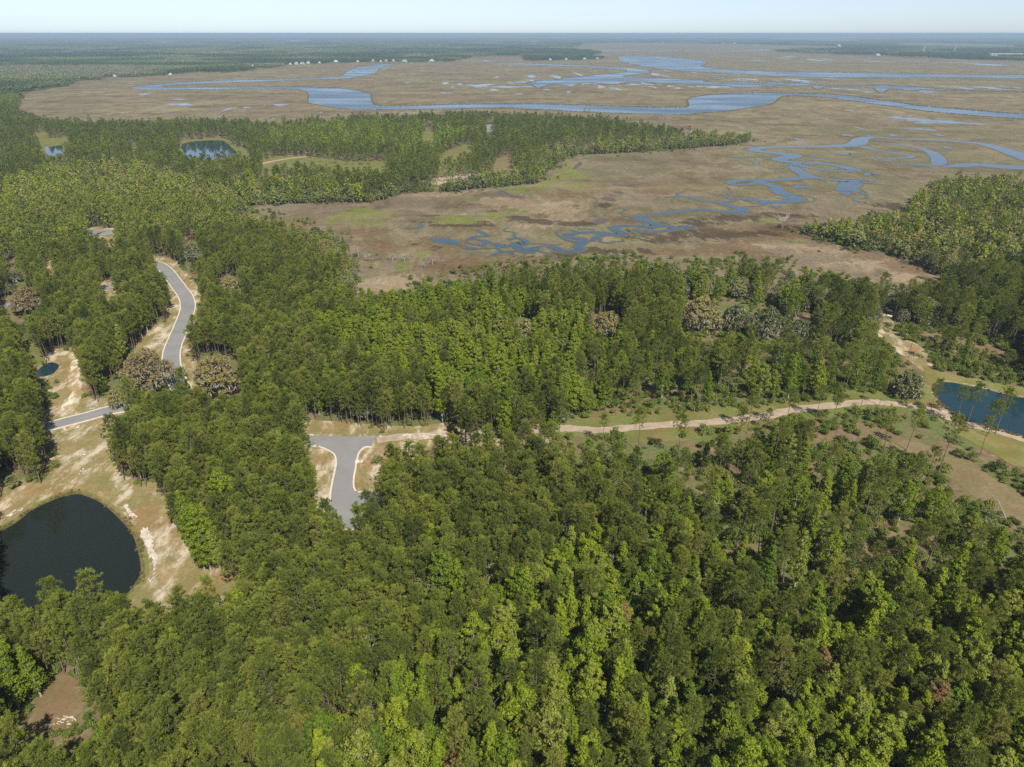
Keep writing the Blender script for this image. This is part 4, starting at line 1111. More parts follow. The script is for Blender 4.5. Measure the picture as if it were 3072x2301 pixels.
pine_par = [(14.5, 1.65, .42, .85), (15.5, 1.8, .46, .9), (13.5, 1.55, .40, .8), (14.5, 2.1, .50, .95), (12.5, 1.5, .38, .8), (16, 1.6, .5, .85), (15, 1.35, .44, .75), (13, 1.9, .46, .9), (16.5, 1.9, .55, .8)]
for i, (h, c_, b_, d_) in enumerate(pine_par):
    cr_, w_ = make_pine(100 + i, h, c_, b_, d_); reg('pine', cr_, w_, M_PINE, M_BARK)
for i, (h, c_, b_, d_) in enumerate([(22, 2.7, .62, .8), (23, 3.1, .60, .95), (20, 2.6, .58, .85)]):       # tall open-grown pines
    cr_, w_ = make_pine(140 + i, h, c_, b_, d_); reg('tall_pine', cr_, w_, M_PINE, M_BARK)
for i, (h, c_, b_, n_, p_) in enumerate([(13, 2.3, .2, 46, 0), (15, 2.1, .22, 48, 1), (11.5, 2.6, .18, 44, 0), (14, 1.9, .18, 44, 1), (10.5, 2.2, .14, 38, 0), (12.5, 3.1, .22, 60, 0), (12, 1.7, .2, 36, 1), (9.5, 2.8, .2, 46, 0), (14, 2.7, .26, 52, 0)]):
    cr_, w_ = make_broad(200 + i, h, c_, b_, int(n_ * 1.7), 60, p_, leaf=0.18); reg('broad', cr_, w_, M_BROAD, M_BARK_PALE)
for i, (h, c_) in enumerate([(9.5, 4.8), (11, 6.0), (8.5, 4.0), (7.5, 3.3)]):
    cr_, w_, mo_ = make_oak(300 + i, h, c_, 0, 62 + 8 * (i < 2), 40); reg('oak', cr_, w_, M_OAK, M_BARK_OAK, mo_)
for i in range(4):
    cr_, w_ = make_shrub(400 + i); reg('shrub', cr_, w_, M_SHRUB, M_BARK)
for i, (h, c_, b_, d_) in enumerate(pine_par[:4]):
    cr_, w_ = make_pine(100 + i, h, c_, b_, d_, 1); reg('pine_far', cr_, w_[:1], M_PINE, M_BARK)
for i, (h, c_, b_, n_) in enumerate([(13, 2.5, .15, 30), (11.5, 2.8, .15, 30), (14, 2.2, .15, 30)]):
    cr_, w_ = make_broad(220 + i, h, c_, b_, n_, 48, 0, 1); reg('broad_far', cr_, w_[:1], M_BROAD, M_BARK_PALE)
for i, (h, c_) in enumerate([(9.5, 4.6), (10.5, 5.4), (7.5, 3.7)]):
    cr_, w_, mo_ = make_oak(320 + i, h, c_, 1, 46, 64); reg('oak_far', cr_, w_[:1], M_OAK, M_BARK_OAK)

# ------------------------------------------------------------------ where trees stand
MSK_S = 4.0
mw, mh = 880, 720
ox_, oy_ = -200.0, -60.0                            # the masks reach a little past the frame
gx, gy = np.meshgrid(np.arange(mw) * MSK_S + ox_ + 2, np.arange(mh) * MSK_S + oy_ + 2)
def raster(poly):
    m_ = np.zeros(gx.shape, bool)
    x0, y0 = poly.min(0); x1, y1 = poly.max(0)
    i0 = max(0, int((y0 - oy_) / MSK_S)); i1 = min(mh, int((y1 - oy_) / MSK_S) + 2)
    j0 = max(0, int((x0 - ox_) / MSK_S)); j1 = min(mw, int((x1 - ox_) / MSK_S) + 2)
    if i1 > i0 and j1 > j0:
        m_[i0:i1, j0:j1] = inside(gx[i0:i1, j0:j1], gy[i0:i1, j0:j1], poly)
    return m_
def ell(fr, c, r, ry):
    c0 = fr([c])[0]; e = fr([(c[0] + r, c[1])])[0][0] - c0[0]; e2 = fr([(c[0], c[1] + ry)])[0][1] - c0[1]
    a_ = np.linspace(0, 2 * math.pi, 18, endpoint=False)
    return np.stack([c0[0] + e * np.cos(a_), c0[1] + e2 * np.sin(a_)], 1)
SEEN += [ell(C4, (960, 1110), 185, 85), ell(C4, (1410, 1140), 155, 115), ell(C4, (890, 1015), 75, 30), ell(C4, (740, 1215), 60, 40), ell(C4, (170, 640), 100, 60), ell(C4, (1490, 550), 75, 35), ell(C4, (1240, 310), 55, 30),
         ell(C6, (130, 740), 130, 70), ell(C6, (350, 740), 90, 80), ell(C6, (540, 790), 120, 100), ell(C6, (770, 800), 60, 60), ell(FG, (1010, 880), 150, 110), ell(C5, (1190, 810), 85, 40), ell(C5, (1720, 790), 110, 45), ell(L1, (88, 530), 75, 62)]
SEEN += [L2([(690, 224), (1000, 204), (1370, 176), (1370, 204), (1000, 228), (690, 252)]), C4([(280, 1480), (650, 1372), (775, 1335), (790, 1368), (660, 1435), (330, 1515)])]
SEENM = np.zeros(gx.shape, bool)
for q in SEEN: SEENM |= raster(q)
def look(M, X, Y, default):
    j = ((X - ox_) / MSK_S).astype(int); i = ((Y - oy_) / MSK_S).astype(int)
    ok = (i >= 0) & (i < mh) & (j >= 0) & (j < mw)
    r = np.full(np.shape(X), default)
    r[ok] = M[i[ok], j[ok]]
    return r
# woodland kinds by area: index into MIX
MIX = {0: dict(p=.90, b=.08, o=.02, d=.97, tp=0.5, tb=.45, to=.4),            # pine plantation
       1: dict(p=.26, b=.64, o=.10, d=.9, tp=.42, tb=.58, to=.4),            # mixed hardwood, bottom right
       2: dict(p=.14, b=.76, o=.10, d=.95, tp=.45, tb=.56, to=.4),             # bright swamp hardwood, centre
       3: dict(p=.56, b=.42, o=.02, d=.14, tp=.55, tb=.52, to=.4),             # thin pines over scrub, right
       4: dict(p=.76, b=.22, o=.02, d=.15, tp=.45, tb=.3, to=.3),             # thin pines above the dirt road
       5: dict(p=.10, b=.24, o=.66, d=.55, tp=.4, tb=.5, to=.55),            # oaks along the marsh
       6: dict(p=.06, b=.16, o=.78, d=.75, tp=.3, tb=.7, to=.72),             # mossy oaks, right
       7: dict(p=.08, b=.52, o=.40, d=.9, tp=.4, tb=.80, to=.70),              # pale hardwood, left
       8: dict(p=.25, b=.60, o=.15, d=.9, tp=.4, tb=.45, to=.5),              # bright patch on the peninsula
       9: dict(p=.60, b=.10, o=.30, d=.7, tp=.3, tb=.3, to=.3),
       10: dict(p=.97, b=.02, o=.01, d=1.0, tp=.18, tb=.4, to=.3),            # dark peninsula pines
       11: dict(p=.68, b=.29, o=.03, d=.36, tp=.45, tb=.4, to=.4)}
AREAS = [
    (10, [(0, 225), (1650, 225), (1650, 320), (1250, 350), (1100, 400), (700, 420), (480, 400), (330, 360), (150, 350), (0, 380)]),
    (11, [(1180, 700), (1700, 650), (1720, 880), (1190, 900)]),
    (4, [(1640, 740), (1690, 730), (1720, 660), (1900, 630), (2212, 660), (2300, 850), (2000, 800), (1900, 880), (1640, 880), (1600, 810)]),
    (4, [(1300, 820), (1640, 780), (1680, 890), (1320, 890)]),
    (9, [(1990, 560), (2300, 520), (2300, 700), (2000, 660), (1700, 660), (1690, 600)]),
    (3, [(1300, 960), (1600, 930), (1900, 900), (2300, 1000), (2300, 1210), (1900, 1260), (1650, 1270), (1450, 1180), (1330, 1080)]),
    (11, [(1250, 1000), (1400, 960), (1560, 1200), (1750, 1300), (1500, 1290), (1350, 1180)]),
    (1, [(640, 1700), (700, 1560), (830, 1480), (860, 1400), (930, 1340), (960, 1240), (1060, 1190), (1150, 1200), (1300, 1180), (1400, 1270), (1550, 1290), (1700, 1330), (1900, 1270), (2000, 1240), (2300, 1210), (2300, 1800), (640, 1800)]),
    (2, [(690, 690), (730, 650), (800, 630), (960, 610), (1190, 630), (1270, 690), (1290, 770), (1220, 850), (1130, 850), (1000, 860), (880, 830), (760, 770), (700, 730)]),
    (5, [(720, 655), (760, 640), (900, 560), (1050, 570), (1150, 560), (1300, 540), (1550, 540), (1560, 590), (1700, 600), (1850, 590), (1900, 630), (1700, 650), (1500, 640), (1300, 630), (1200, 610), (1000, 610), (850, 640)]),
    (6, [(1680, 510), (1900, 400), (2000, 360), (2300, 330), (2300, 540), (2100, 590), (2000, 575), (1850, 540), (1750, 520)]),
    (7, [(0, 385), (150, 345), (330, 355), (480, 395), (600, 440), (740, 500), (780, 560), (770, 640), (720, 650), (720, 560), (600, 490), (500, 470), (420, 440), (300, 440), (200, 425), (0, 480)]),
    (5, [(480, 372), (700, 385), (800, 400), (1000, 375), (1130, 350), (1165, 322), (1210, 300), (1450, 290), (1620, 268), (1640, 300), (1400, 335), (1250, 345), (1180, 400), (1000, 430), (700, 450), (520, 455)]),
    (8, [(540, 300), (600, 275), (700, 262), (900, 268), (1030, 275), (960, 315), (880, 335), (800, 310), (640, 320)]),
    (2, [(395, 1060), (500, 1055), (520, 1150), (560, 1240), (440, 1240), (400, 1180)]),
    (1, [(0, 1480), (100, 1400), (170, 1440), (260, 1560), (260, 1700), (0, 1700)]),
]
TYPM = np.zeros(gx.shape, int)
for k, q in AREAS: TYPM[raster(Vv(q))] = k

def candidates(d0, d1, sp):
    """jittered grid in the camera's ground wedge between the distances d0 and d1"""
    ys = np.arange(d0, d1, sp)
    hw = 0.80 * d1 + 40
    xs = np.arange(-hw, hw, sp)
    X, Y = np.meshgrid(xs, ys)
    X = X + (np.arange(len(ys)) % 2)[:, None] * sp * 0.5
    X = X.ravel() + rng.uniform(-.42, .42, X.size) * sp; Y = Y.ravel() + rng.uniform(-.42, .42, Y.size) * sp
    k = np.abs(X) < 0.80 * np.hypot(Y, 60) * 1.0 + 25
    return X[k], Y[k]

def clear_of_view(x, y, hts, r):
    """False where the tree would stand in, or rise in front of, ground that the photograph shows"""
    bad = np.zeros(len(x), bool)
    for f in (0.0, 0.2, 0.4, 0.52, 0.64, 0.74, 0.84, 0.94, 1.03, 1.12):
        for s in ((0,) if f < 0.3 else (-0.55, 0.55)):
            X, Y, _ = proj(x + s * r, y, hts * f)
            bad |= look(SEENM, X, Y, False)
    return ~bad

TREES = []                  # kind, variant, x, y, rz, scale, tint
def scatter(d0, d1, sp, far=False):
    x, y = candidates(d0, d1, sp)
    X, Y, D = proj(x, y, np.full(len(x), 10.0))
    wob = (vnoise(x, y, 14, 41) - .5) * 150 + (vnoise(x, y, 35, 43) - .5) * 130
    wob2 = (vnoise(x, y, 14, 42) - .5) * 110 + (vnoise(x, y, 35, 44) - .5) * 90
    near_ = np.clip(1 - (D - 150) / 500, 0.15, 1)
    t = look(TYPM, X + wob * near_, Y + wob2 * near_, 0)
    t = np.where(Y > 2200, np.where(X > 900, 1, 0), t)
    pr = {k: np.array([MIX[a][k] for a in range(12)])[t] for k in ('p', 'b', 'o', 'd', 'tp', 'tb', 'to')}
    clump = vnoise(x, y, 16 if not far else 40, 3)
    clump2 = vnoise(x, y, 7, 8)
    u = rng.uniform(0, 1, len(x))
    gap = vnoise(x, y, 11, 21)
    keep = (rng.uniform(0, 1, len(x)) < pr['d'] * (0.62 + 0.76 * gap))
    # kinds come in clumps
    q = np.clip(0.55 * u + 0.6 * (clump2 - 0.5) + 0.6 * (clump - 0.5) + 0.22, 0, 0.999)
    rank = np.argsort(np.argsort(q)) / len(q)
    rank = 0.5 * rank + 0.5 * u
    kind = np.where(u < pr['p'] + (clump - 0.5) * 0.45 * (pr['p'] < .9), 0, np.where(rng.uniform(0, 1, len(x)) < pr['b'] / (pr['b'] + pr['o']), 1, 2))
    hts = np.where(kind == 0, 15.0, np.where(kind == 1, 13.0, 9.5)); rad_ = np.where(kind == 0, 1.8, np.where(kind == 1, 2.5, 4.6))
    ok = keep & clear_of_view(x, y, hts, rad_)
    # oaks need room
    ok &= ~((kind == 2) & (rng.uniform(0, 1, len(x)) < 0.62)) & ~((kind == 1) & (rng.uniform(0, 1, len(x)) < 0.22))
    tint = np.where(kind == 0, pr['tp'], np.where(kind == 1, pr['tb'], pr['to']))
    tint = np.clip(tint + rng.normal(0, 1, len(x)) * np.where(kind == 1, 0.20, 0.24) + (vnoise(x, y, 45, 5) - .5) * 0.2, 0.0, np.where((kind == 1) & (t != 7), 0.80, 0.90))
    rare = rng.uniform(0, 1, len(x))
    tint = np.where((kind == 1) & (rare > 0.988) & (t == 1), 1.0, tint)
    tint = np.where((kind == 2) & (rare > 0.93), 0.98, tint)
    for i in np.nonzero(ok)[0]:
        kd = ('pine', 'broad', 'oak')[kind[i]]
        sc_ = rng.uniform(0.70, 1.22)
        if kd == 'pine' and t[i] in (3, 4): kd = 'tall_pine'; sc_ *= 0.70
        TREES.append((kd, x[i], y[i], rng.uniform(0, 6.28), sc_ * (1.12 if kd == 'broad' and t[i] in (1, 2) else 1.0), tint[i], int(t[i])))
scatter(58, 330, 2.5)
# the wood's edge along the marsh: oaks and leafy trees with foliage to the ground
edge_line = [Vv(INNER), Vv(RBASE)]
for q in edge_line:
    P = g2(q)
    s_ = np.r_[0, np.cumsum(np.hypot(*np.diff(P, axis=0).T))]
    for row in range(3):
        u_ = np.arange(0, s_[-1], 4.4); u_ = u_ + rng.uniform(-2, 2, len(u_))
        bx = np.interp(u_, s_, P[:, 0]); by = np.interp(u_, s_, P[:, 1])
        T_ = np.stack([np.interp(u_ + 2, s_, P[:, 0]) - np.interp(u_ - 2, s_, P[:, 0]), np.interp(u_ + 2, s_, P[:, 1]) - np.interp(u_ - 2, s_, P[:, 1])], 1)
        T_ /= np.linalg.norm(T_, axis=1)[:, None] + 1e-9
        N_ = np.stack([-T_[:, 1], T_[:, 0]], 1)
        side_ = np.where(inside(bx + N_[:, 0] * 6, by + N_[:, 1] * 6, MG), -1.0, 1.0)[:, None]
        off = rng.uniform(0.5, 4.0, len(u_))[:, None] + row * 4.5
        xx = bx + (N_ * side_ * off)[:, 0]; yy = by + (N_ * side_ * off)[:, 1]
        hh = np.full(len(xx), 7.0)
        bad = inside(xx, yy, MG)
        for f in (0.5, 0.9):
            X, Y, _ = proj(xx, yy, hh * f); bad |= look(SEENM, X, Y, False)
        for a_, b_ in zip(xx[~bad], yy[~bad]):
            kd = 'oak' if rng.uniform() < .62 else 'broad'
            TREES.append((kd, a_, b_, rng.uniform(0, 6.28), rng.uniform(.62, 1.0) * (.72 if kd == 'broad' else .9), float(np.clip(rng.normal(.42, .2), 0, .95)), 5))
n_near = len(TREES)
scatter(330, 620, 3.3)
scatter(620, 1500, 5.0, True)

# shrubs: under thin woods, along edges, on banks
SHR = []
x, y = candidates(60, 420, 2.6)
X, Y, D = proj(x, y, np.full(len(x), 1.5))
t = look(TYPM, X, Y - 60, 0)
dens = np.select([t == 3, t == 4, t == 5, t == 1, t == 11, t == 9], [1.0, .8, .5, .45, .7, .5], .22) * (0.35 + 1.3 * vnoise(x, y, 9, 14))
dens = np.where((Y > 1980) & (X < 330), 0.9, dens)
ok = (rng.uniform(0, 1, len(x)) < dens) & clear_of_view(x, y, np.full(len(x), 2.2), np.full(len(x), 1.3))
for i in np.nonzero(ok)[0]:
    SHR.append(('shrub', x[i], y[i], rng.uniform(0, 6.28), rng.uniform(0.6, 1.25) * (1.5 if t[i] in (3, 4, 11) and rng.uniform() < .5 else 1.0), float(np.clip(rng.normal(.55, .25), 0, 1)), int(t[i])))
# scrub straying from the wood's edge into the marsh
NEAR_EDGE = Vv([(1704, 492), (1722, 562), (1640, 566), (1540, 566), (1470, 558), (1380, 552), (1300, 560), (1230, 562), (1130, 568), (1040, 578), (970, 606), (880, 618), (800, 630), (770, 636)][1:])
for q, n_ in ((Vv(INNER), 330), (Vv(RBASE), 130), (NEAR_EDGE, 230)):
    P = g2(q); s_ = np.r_[0, np.cumsum(np.hypot(*np.diff(P, axis=0).T))]
    u_ = rng.uniform(0, s_[-1], n_)
    u_ = u_[vnoise(u_, u_ * 0, 18, 9) > .38]
    off = rng.exponential(4.5, len(u_)) * rng.choice([-1, 1], len(u_), p=[.3, .7])
    bx = np.interp(u_, s_, P[:, 0]); by = np.interp(u_, s_, P[:, 1])
    tx = np.interp(u_ + 2, s_, P[:, 0]) - np.interp(u_ - 2, s_, P[:, 0]); ty = np.interp(u_ + 2, s_, P[:, 1]) - np.interp(u_ - 2, s_, P[:, 1])
    L_ = np.hypot(tx, ty) + 1e-9
    nx, ny = -ty / L_, tx / L_
    sg = np.where(inside(bx + nx * 5, by + ny * 5, MG), 1.0, -1.0)
    for a_, b_ in zip(bx + nx * sg * off, by + ny * sg * off):
        SHR.append(('shrub', a_, b_, rng.uniform(0, 6.28), rng.uniform(.5, 1.5), float(np.clip(rng.normal(.4, .3), 0, 1)), 5))
print('trees', len(TREES), n_near, 'shrubs', len(SHR))

# ------------------------------------------------------------------ words for the labels
COLW = ['at the left edge', 'near the left edge', 'a fifth from left', 'a quarter from left', 'a third from left', 'left of centre', 'right of centre',
        'a third from right', 'a quarter from right', 'a fifth from right', 'near the right edge', 'at the right edge']
def place_words(X, Y):
    vy = Y * 0.72
    c_ = COLW[int(np.clip(X / 3072 * 12, 0, 11))]
    for lim, w in ((1600, 'on the bottom edge'), (1530, 'above the bottom edge'), (1450, 'low foreground'), (1370, 'foreground'), (1290, 'mid foreground'), (1210, 'below the turning circle'),
                   (1130, 'level with dark pond'), (1050, 'level with turning circle'), (980, 'below the dirt road'), (900, 'by the dirt road'), (820, 'above the dirt road'), (740, 'above the dirt road verge'),
                   (660, 'in the middle wood'), (600, 'in the upper wood'), (540, 'by the near marsh edge')):
        if vy > lim: return w + ', ' + c_
    return 'beyond the near wood, ' + c_
FORM = {'pine': ('', 'bushy ', 'short ', 'wide ', 'low ', 'slender ', 'narrow ', 'full ', 'lofty '), 'tall_pine': ('', 'full ', 'narrow '), 'broad': ('oval ', 'pointed ', 'round ', 'slim pointed ', 'low ', 'wide ', 'slight ', 'squat ', 'full '), 'oak': ('', 'broad ', 'round ', 'compact '), 'shrub': ('', 'dense ', 'loose ', 'leafy ')}
def size_word(sc): return 'small ' if sc < .88 else ('' if sc < 1.05 else 'big ')
LOOKS = {
    'pine': lambda t: ('dark olive pine' if t < .38 else ('olive green pine' if t < .62 else 'light yellowish green pine')),
    'tall_pine': lambda t: ('tall dark olive pine' if t < .38 else ('tall olive pine' if t < .62 else 'tall yellowish pine')),
    'broad': lambda t: ('dark green leafy tree' if t < .3 else ('fresh green leafy tree' if t < .55 else ('yellow-green leafy tree' if t < .94 else 'reddish budding leafy tree'))),
    'oak': lambda t: ('dark green spreading oak' if t < .3 else ('grey-green mossy oak' if t < .6 else ('olive mossy oak' if t < .9 else 'brownish mossy oak'))),
    'shrub': lambda t: ('dark green bush' if t < .35 else ('green bush' if t < .7 else 'yellowish green bush')),
}
NAMES = {'pine': ('pine_tree', 'pine tree', 'pines of the near wood'), 'tall_pine': ('pine_tree', 'pine tree', 'pines of the near wood'), 'broad': ('broadleaf_tree', 'broadleaf tree', 'broadleaf trees of the near wood'),
         'oak': ('live_oak', 'oak tree', 'mossy oaks of the near wood'), 'shrub': ('bush', 'bush', 'bushes under and beside the trees')}

def plant(kind, x, y, rz, sc, tint, label=None, group='*', variant=None, z=0.0, szz=1.0):
    vi = int(variant if variant is not None else rng.integers(len(PROTO[kind])))
    pr_ = PROTO[kind][vi]
    nm, cat_, grp = NAMES[kind]
    if label is None:
        X, Y, _ = proj(x, y, 12.0 if kind != 'shrub' else 1.0)
        label = size_word(sc) + FORM[kind][vi] + LOOKS[kind](tint) + ', ' + place_words(float(X), float(Y))
    root = thing(nm, label, cat_, (x, y, z), rz, (sc, sc, sc * szz), grp if group == '*' else group)
    root.rotation_euler = (rng.normal(0, .035), rng.normal(0, .035), rz); root.scale = (sc, sc, sc * szz * (rng.uniform(.88, 1.16) if group == '*' else 1))
    c_ = link('crown' if kind != 'shrub' else 'foliage', pr_['crown'], root); c_['tint'] = float(tint)
    link('trunk' if kind != 'shrub' else 'stem', pr_['trunk'], root)
    return root

# geometry-node scatter that carries its own shapes in its mesh
def gn_group():
    ng = bpy.data.node_groups.new('scatter', 'GeometryNodeTree')
    ng.interface.new_socket('Geometry', in_out='INPUT', socket_type='NodeSocketGeometry')
    ng.interface.new_socket('Count', in_out='INPUT', socket_type='NodeSocketInt')
    ng.interface.new_socket('Geometry', in_out='OUTPUT', socket_type='NodeSocketGeometry')
    return ng
def make_scatter(name, protos, mats, pts, label):
    """protos: list of (V, F, var, material index in mats); pts: rows x, y, z, rz, sx, sz, tint, index"""
    pts = np.asarray(pts, float)
    Vs, Fs, va, mi, pid = [], [], [], [], []
    b = 0
    for k, (V, F, v, m_) in enumerate(protos):
        Vs.append(V); Fs.append(F + b); va.append(v); mi.append(m_); pid.append(np.full(len(V), k)); b += len(V)
    n0 = b
    Vs.append(pts[:, :3]); pid.append(np.full(len(pts), -1))
    Vall = np.concatenate(Vs); pid = np.concatenate(pid)
    z0 = np.zeros(n0)
    pa = {'proto': pid.astype(int), 'tint': np.concatenate([z0, pts[:, 6]]), 'pick': np.concatenate([z0, pts[:, 7]]).astype(int),
          'turn': np.concatenate([np.zeros((n0, 3)), np.c_[rng.normal(0, .04 if 'distant' not in name else 0, (len(pts), 2)), pts[:, 3]]]), 'size': np.concatenate([np.ones((n0, 3)), np.c_[pts[:, 4], pts[:, 4], pts[:, 5]]])}
    me = mesh(name, Vall, np.concatenate(Fs), mats, np.concatenate(mi), fattr={'var': np.concatenate(va)}, pattr=pa)
    o = link(name, me, kind='stuff'); o['label'] = label
    ng = gn_group(); N = ng.nodes; Lk = ng.links
    gi = N.new('NodeGroupInput'); go = N.new('NodeGroupOutput')
    at = N.new('GeometryNodeInputNamedAttribute'); at.data_type = 'INT'; at.inputs['Name'].default_value = 'proto'
    def sep(k):
        c_ = N.new('FunctionNodeCompare'); c_.data_type = 'INT'; c_.operation = 'EQUAL'
        ia = [s for s in c_.inputs if s.name == 'A' and s.type == 'INT'][0]; ib = [s for s in c_.inputs if s.name == 'B' and s.type == 'INT'][0]
        Lk.new(at.outputs['Attribute'], ia); ib.default_value = k
        s = N.new('GeometryNodeSeparateGeometry'); s.domain = 'POINT'
        Lk.new(gi.outputs['Geometry'], s.inputs['Geometry']); Lk.new(c_.outputs['Result'], s.inputs['Selection'])
        return s.outputs['Selection']
    jn = N.new('GeometryNodeJoinGeometry')
    for k in reversed(range(len(protos))):
        g = N.new('GeometryNodeGeometryToInstance')
        Lk.new(sep(k), g.inputs[0]); Lk.new(g.outputs[0], jn.inputs[0])
    iop = N.new('GeometryNodeInstanceOnPoints')
    Lk.new(sep(-1), iop.inputs['Points']); Lk.new(jn.outputs[0], iop.inputs['Instance'])
    iop.inputs['Pick Instance'].default_value = True
    def na(nm, ty):
        a_ = N.new('GeometryNodeInputNamedAttribute'); a_.data_type = ty; a_.inputs['Name'].default_value = nm
        return a_.outputs['Attribute']
    Lk.new(na('pick', 'INT'), iop.inputs['Instance Index'])
    e2r = N.new('FunctionNodeEulerToRotation')
    Lk.new(na('turn', 'FLOAT_VECTOR'), e2r.inputs[0]); Lk.new(e2r.outputs[0], iop.inputs['Rotation'])
    Lk.new(na('size', 'FLOAT_VECTOR'), iop.inputs['Scale'])
    Lk.new(iop.outputs[0], go.inputs[0])
    md = o.modifiers.new('scatter', 'NODES'); md.node_group = ng
    return o

def whole(kind):
    """crown and trunk of each variant as one shape for the mass of trees"""
    mats = list(PROTO[kind][0]['mats']) + [PROTO[kind][0]['bark']]
    nb_ = len(mats) - 1
    return [join([(p_['C'][0], p_['C'][1], p_['C'][2], 0), (p_['W'][0], p_['W'][1], p_['W'][2], nb_)])[:3] + (np.concatenate([p_['C'][3], np.full(len(p_['W'][1]), nb_)]),) for p_ in PROTO[kind]], mats

# the trees that show largest are things of their own
def in_frame(T):
    X, Y, _ = proj(T[1], T[2], 14.0)
    return 0 < X < 3072 and 0 < Y < 2301
def dist(T): return math.hypot(T[1], T[2])
EXPL = []          # single trees placed below fill these
SINGLE = {'pine': 255, 'broad': 285, 'oak': 160, 'shrub': 200}
rest = {}
for kinds, key in ((('pine', 'tall_pine'), 'pine'), (('broad',), 'broad'), (('oak',), 'oak')):
    L = sorted([T for T in TREES if T[0] in kinds], key=dist)
    vis = [T for T in L if in_frame(T)]
    chosen = vis[:SINGLE[key]]
    ids = set(map(id, chosen))
    for T in chosen:
        plant(T[0], T[1], T[2], T[3], T[4], T[5])
    for T in L:
        if id(T) in ids: continue
        far = dist(T) > 470
        rest.setdefault(T[0].replace('tall_pine', 'tall_pine' if not far else 'pine') + ('_far' if far else ''), []).append(T)
L = sorted(SHR, key=dist)
vis = [T for T in L if 0 < proj(T[1], T[2], 1.)[0] < 3072 and proj(T[1], T[2], 1.)[1] < 2301]
# bushes in the open woods on the right show best
vis = [T for T in vis if T[6] in (3, 4)][:SINGLE['shrub']]
ids = set(map(id, vis))
for T in vis: plant(T[0], T[1], T[2], T[3], T[4], T[5])
rest['shrub'] = [T for T in L if id(T) not in ids]
MASS = {'pine': ('pine_wood', 'the rest of the near pine wood, too many trees to count'), 'tall_pine': ('thin_pine_wood', 'the other thin tall pines on the right'),
        'broad': ('broadleaf_wood', 'the rest of the leafy trees mixed through the near wood'), 'oak': ('oak_wood', 'the rest of the mossy oaks by the marsh'),
        'pine_far': ('far_pine_wood', 'pine forest on the peninsula and beyond the marsh bay'), 'broad_far': ('far_broadleaf_wood', 'leafy trees among the distant pines'),
        'oak_far': ('far_oak_wood', 'mossy oaks along the distant marsh edges'), 'shrub': ('undergrowth', 'bushes and undergrowth beneath the trees')}
for kd, L in rest.items():
    pr_, mats = whole(kd)
    n = len(pr_)
    rows = [(T[1], T[2], 0, T[3], T[4], T[4] * rng.uniform(.92, 1.1), T[5], rng.integers(n)) for T in L]
    make_scatter(MASS[kd][0], pr_, mats, rows, MASS[kd][1])

# ------------------------------------------------------------------ distant woods in clumps
def clump(seed, size, n, hs=1.0):
    rg = np.random.default_rng(seed)
    parts = []
    for i in range(n):
        x, y = rg.uniform(-size / 2, size / 2, 2)
        h = rg.uniform(10, 15) * hs; r = rg.uniform(2.4, 3.8) * hs
        m = 16
        d = rg.normal(0, 1, (m, 3)); d /= np.linalg.norm(d, axis=1)[:, None]
        c0 = np.array([[x, y, h * 0.66]]) + d * np.array([[r, r, h * 0.30]]) * rg.uniform(.5, 1, m)[:, None]
        V, F, v = leaves(c0, d + rg.normal(0, .4, (m, 3)) + np.array([[0, 0, .3]]), rg.uniform(1.1, 1.9, m) * hs, rg, .7)
        v = np.clip(v * 0.5 + rg.uniform(0, .5), 0, 1)
        parts.append((V, F, v, 0))
    return join(parts)
CL_S = [clump(500 + i, 46, 70) for i in range(4)]
CL_L = [clump(520 + i, 150, 190, 1.35) for i in range(3)]
def far_rows(d0, d1, sp, half, base_i, n):
    ys = []; yy = d0
    while yy < d1:
        ys.append(yy); yy += sp
    rows = []
    for yy in ys:
        xs = np.arange(-0.78 * yy - 60, 0.78 * yy + 60, sp)
        x = xs + rng.uniform(-.25, .25, len(xs)) * sp; y = yy + rng.uniform(-.25, .25, len(xs)) * sp
        bad = np.zeros(len(x), bool)
        for dx, dy in ((0, 0), (-half, 0), (half, 0), (0, -half), (0, half)):
            bad |= inside(x + dx, y + dy, MG)
            for q in FMG: bad |= inside(x + dx * .6, y + dy * .6, q)
        X_, Y_, _ = proj(x, np.full(len(x), yy), np.full(len(x), 13.0))
        for q in far_marsh: bad |= inside(X_, Y_, q)
        for hx_, hy_ in HOUSE_XY:
            du = hx_ / hy_ * (y - hy_)                    # keep the strip between the shore and each house open
            bad |= (np.abs(x - hx_ - du) < 14 + half) & (y > hy_ - 24 - 0.03 * hy_) & (y < hy_ + half + 8)
        for a_, b_ in zip(x[~bad], y[~bad]):
            t_ = float(np.clip(0.36 + (.2 if a_ < -.25 * b_ else 0) + (vnoise(a_, b_, 260, 31) - .5) * 1.8 + (vnoise(a_, b_, 1100, 33) - .5) * .7 + rng.normal(0, .07), 0.02, .98))
            rows.append((a_, b_, 0, rng.integers(4) * math.pi / 2 + rng.uniform(-.3, .3), 1, rng.uniform(.85, 1.12), t_, base_i + rng.integers(n)))
    return rows
FMG = [g2(q) for q in far_marsh]
HB = [(298, 333), (350, 332), (402, 330), (453, 326), (550, 321), (690, 312), (880, 311), (1013, 306), (1078, 308), (1125, 305), (1187, 304), (1285, 309), (1520, 306), (1563, 300)]
HC = [(330, 294), (467, 290), (625, 286), (735, 284), (1070, 136), (1310, 139), (1505, 141), (1825, 150), (1920, 150), (2115, 152)]
HOUSE_XY = np.concatenate([g2(FB(HB)), g2(FC(HC)), g2(FD([(945, 256), (610, 178), (2050, 270), (1980, 270), (2120, 270)])), g2(FA([(995, 440), (1475, 425), (2185, 352)]))])
rows = far_rows(1500, 4200, 40, 22, 0, 4) + far_rows(4200, 20000, 135, 60, 4, 3)
print('clumps', len(rows))
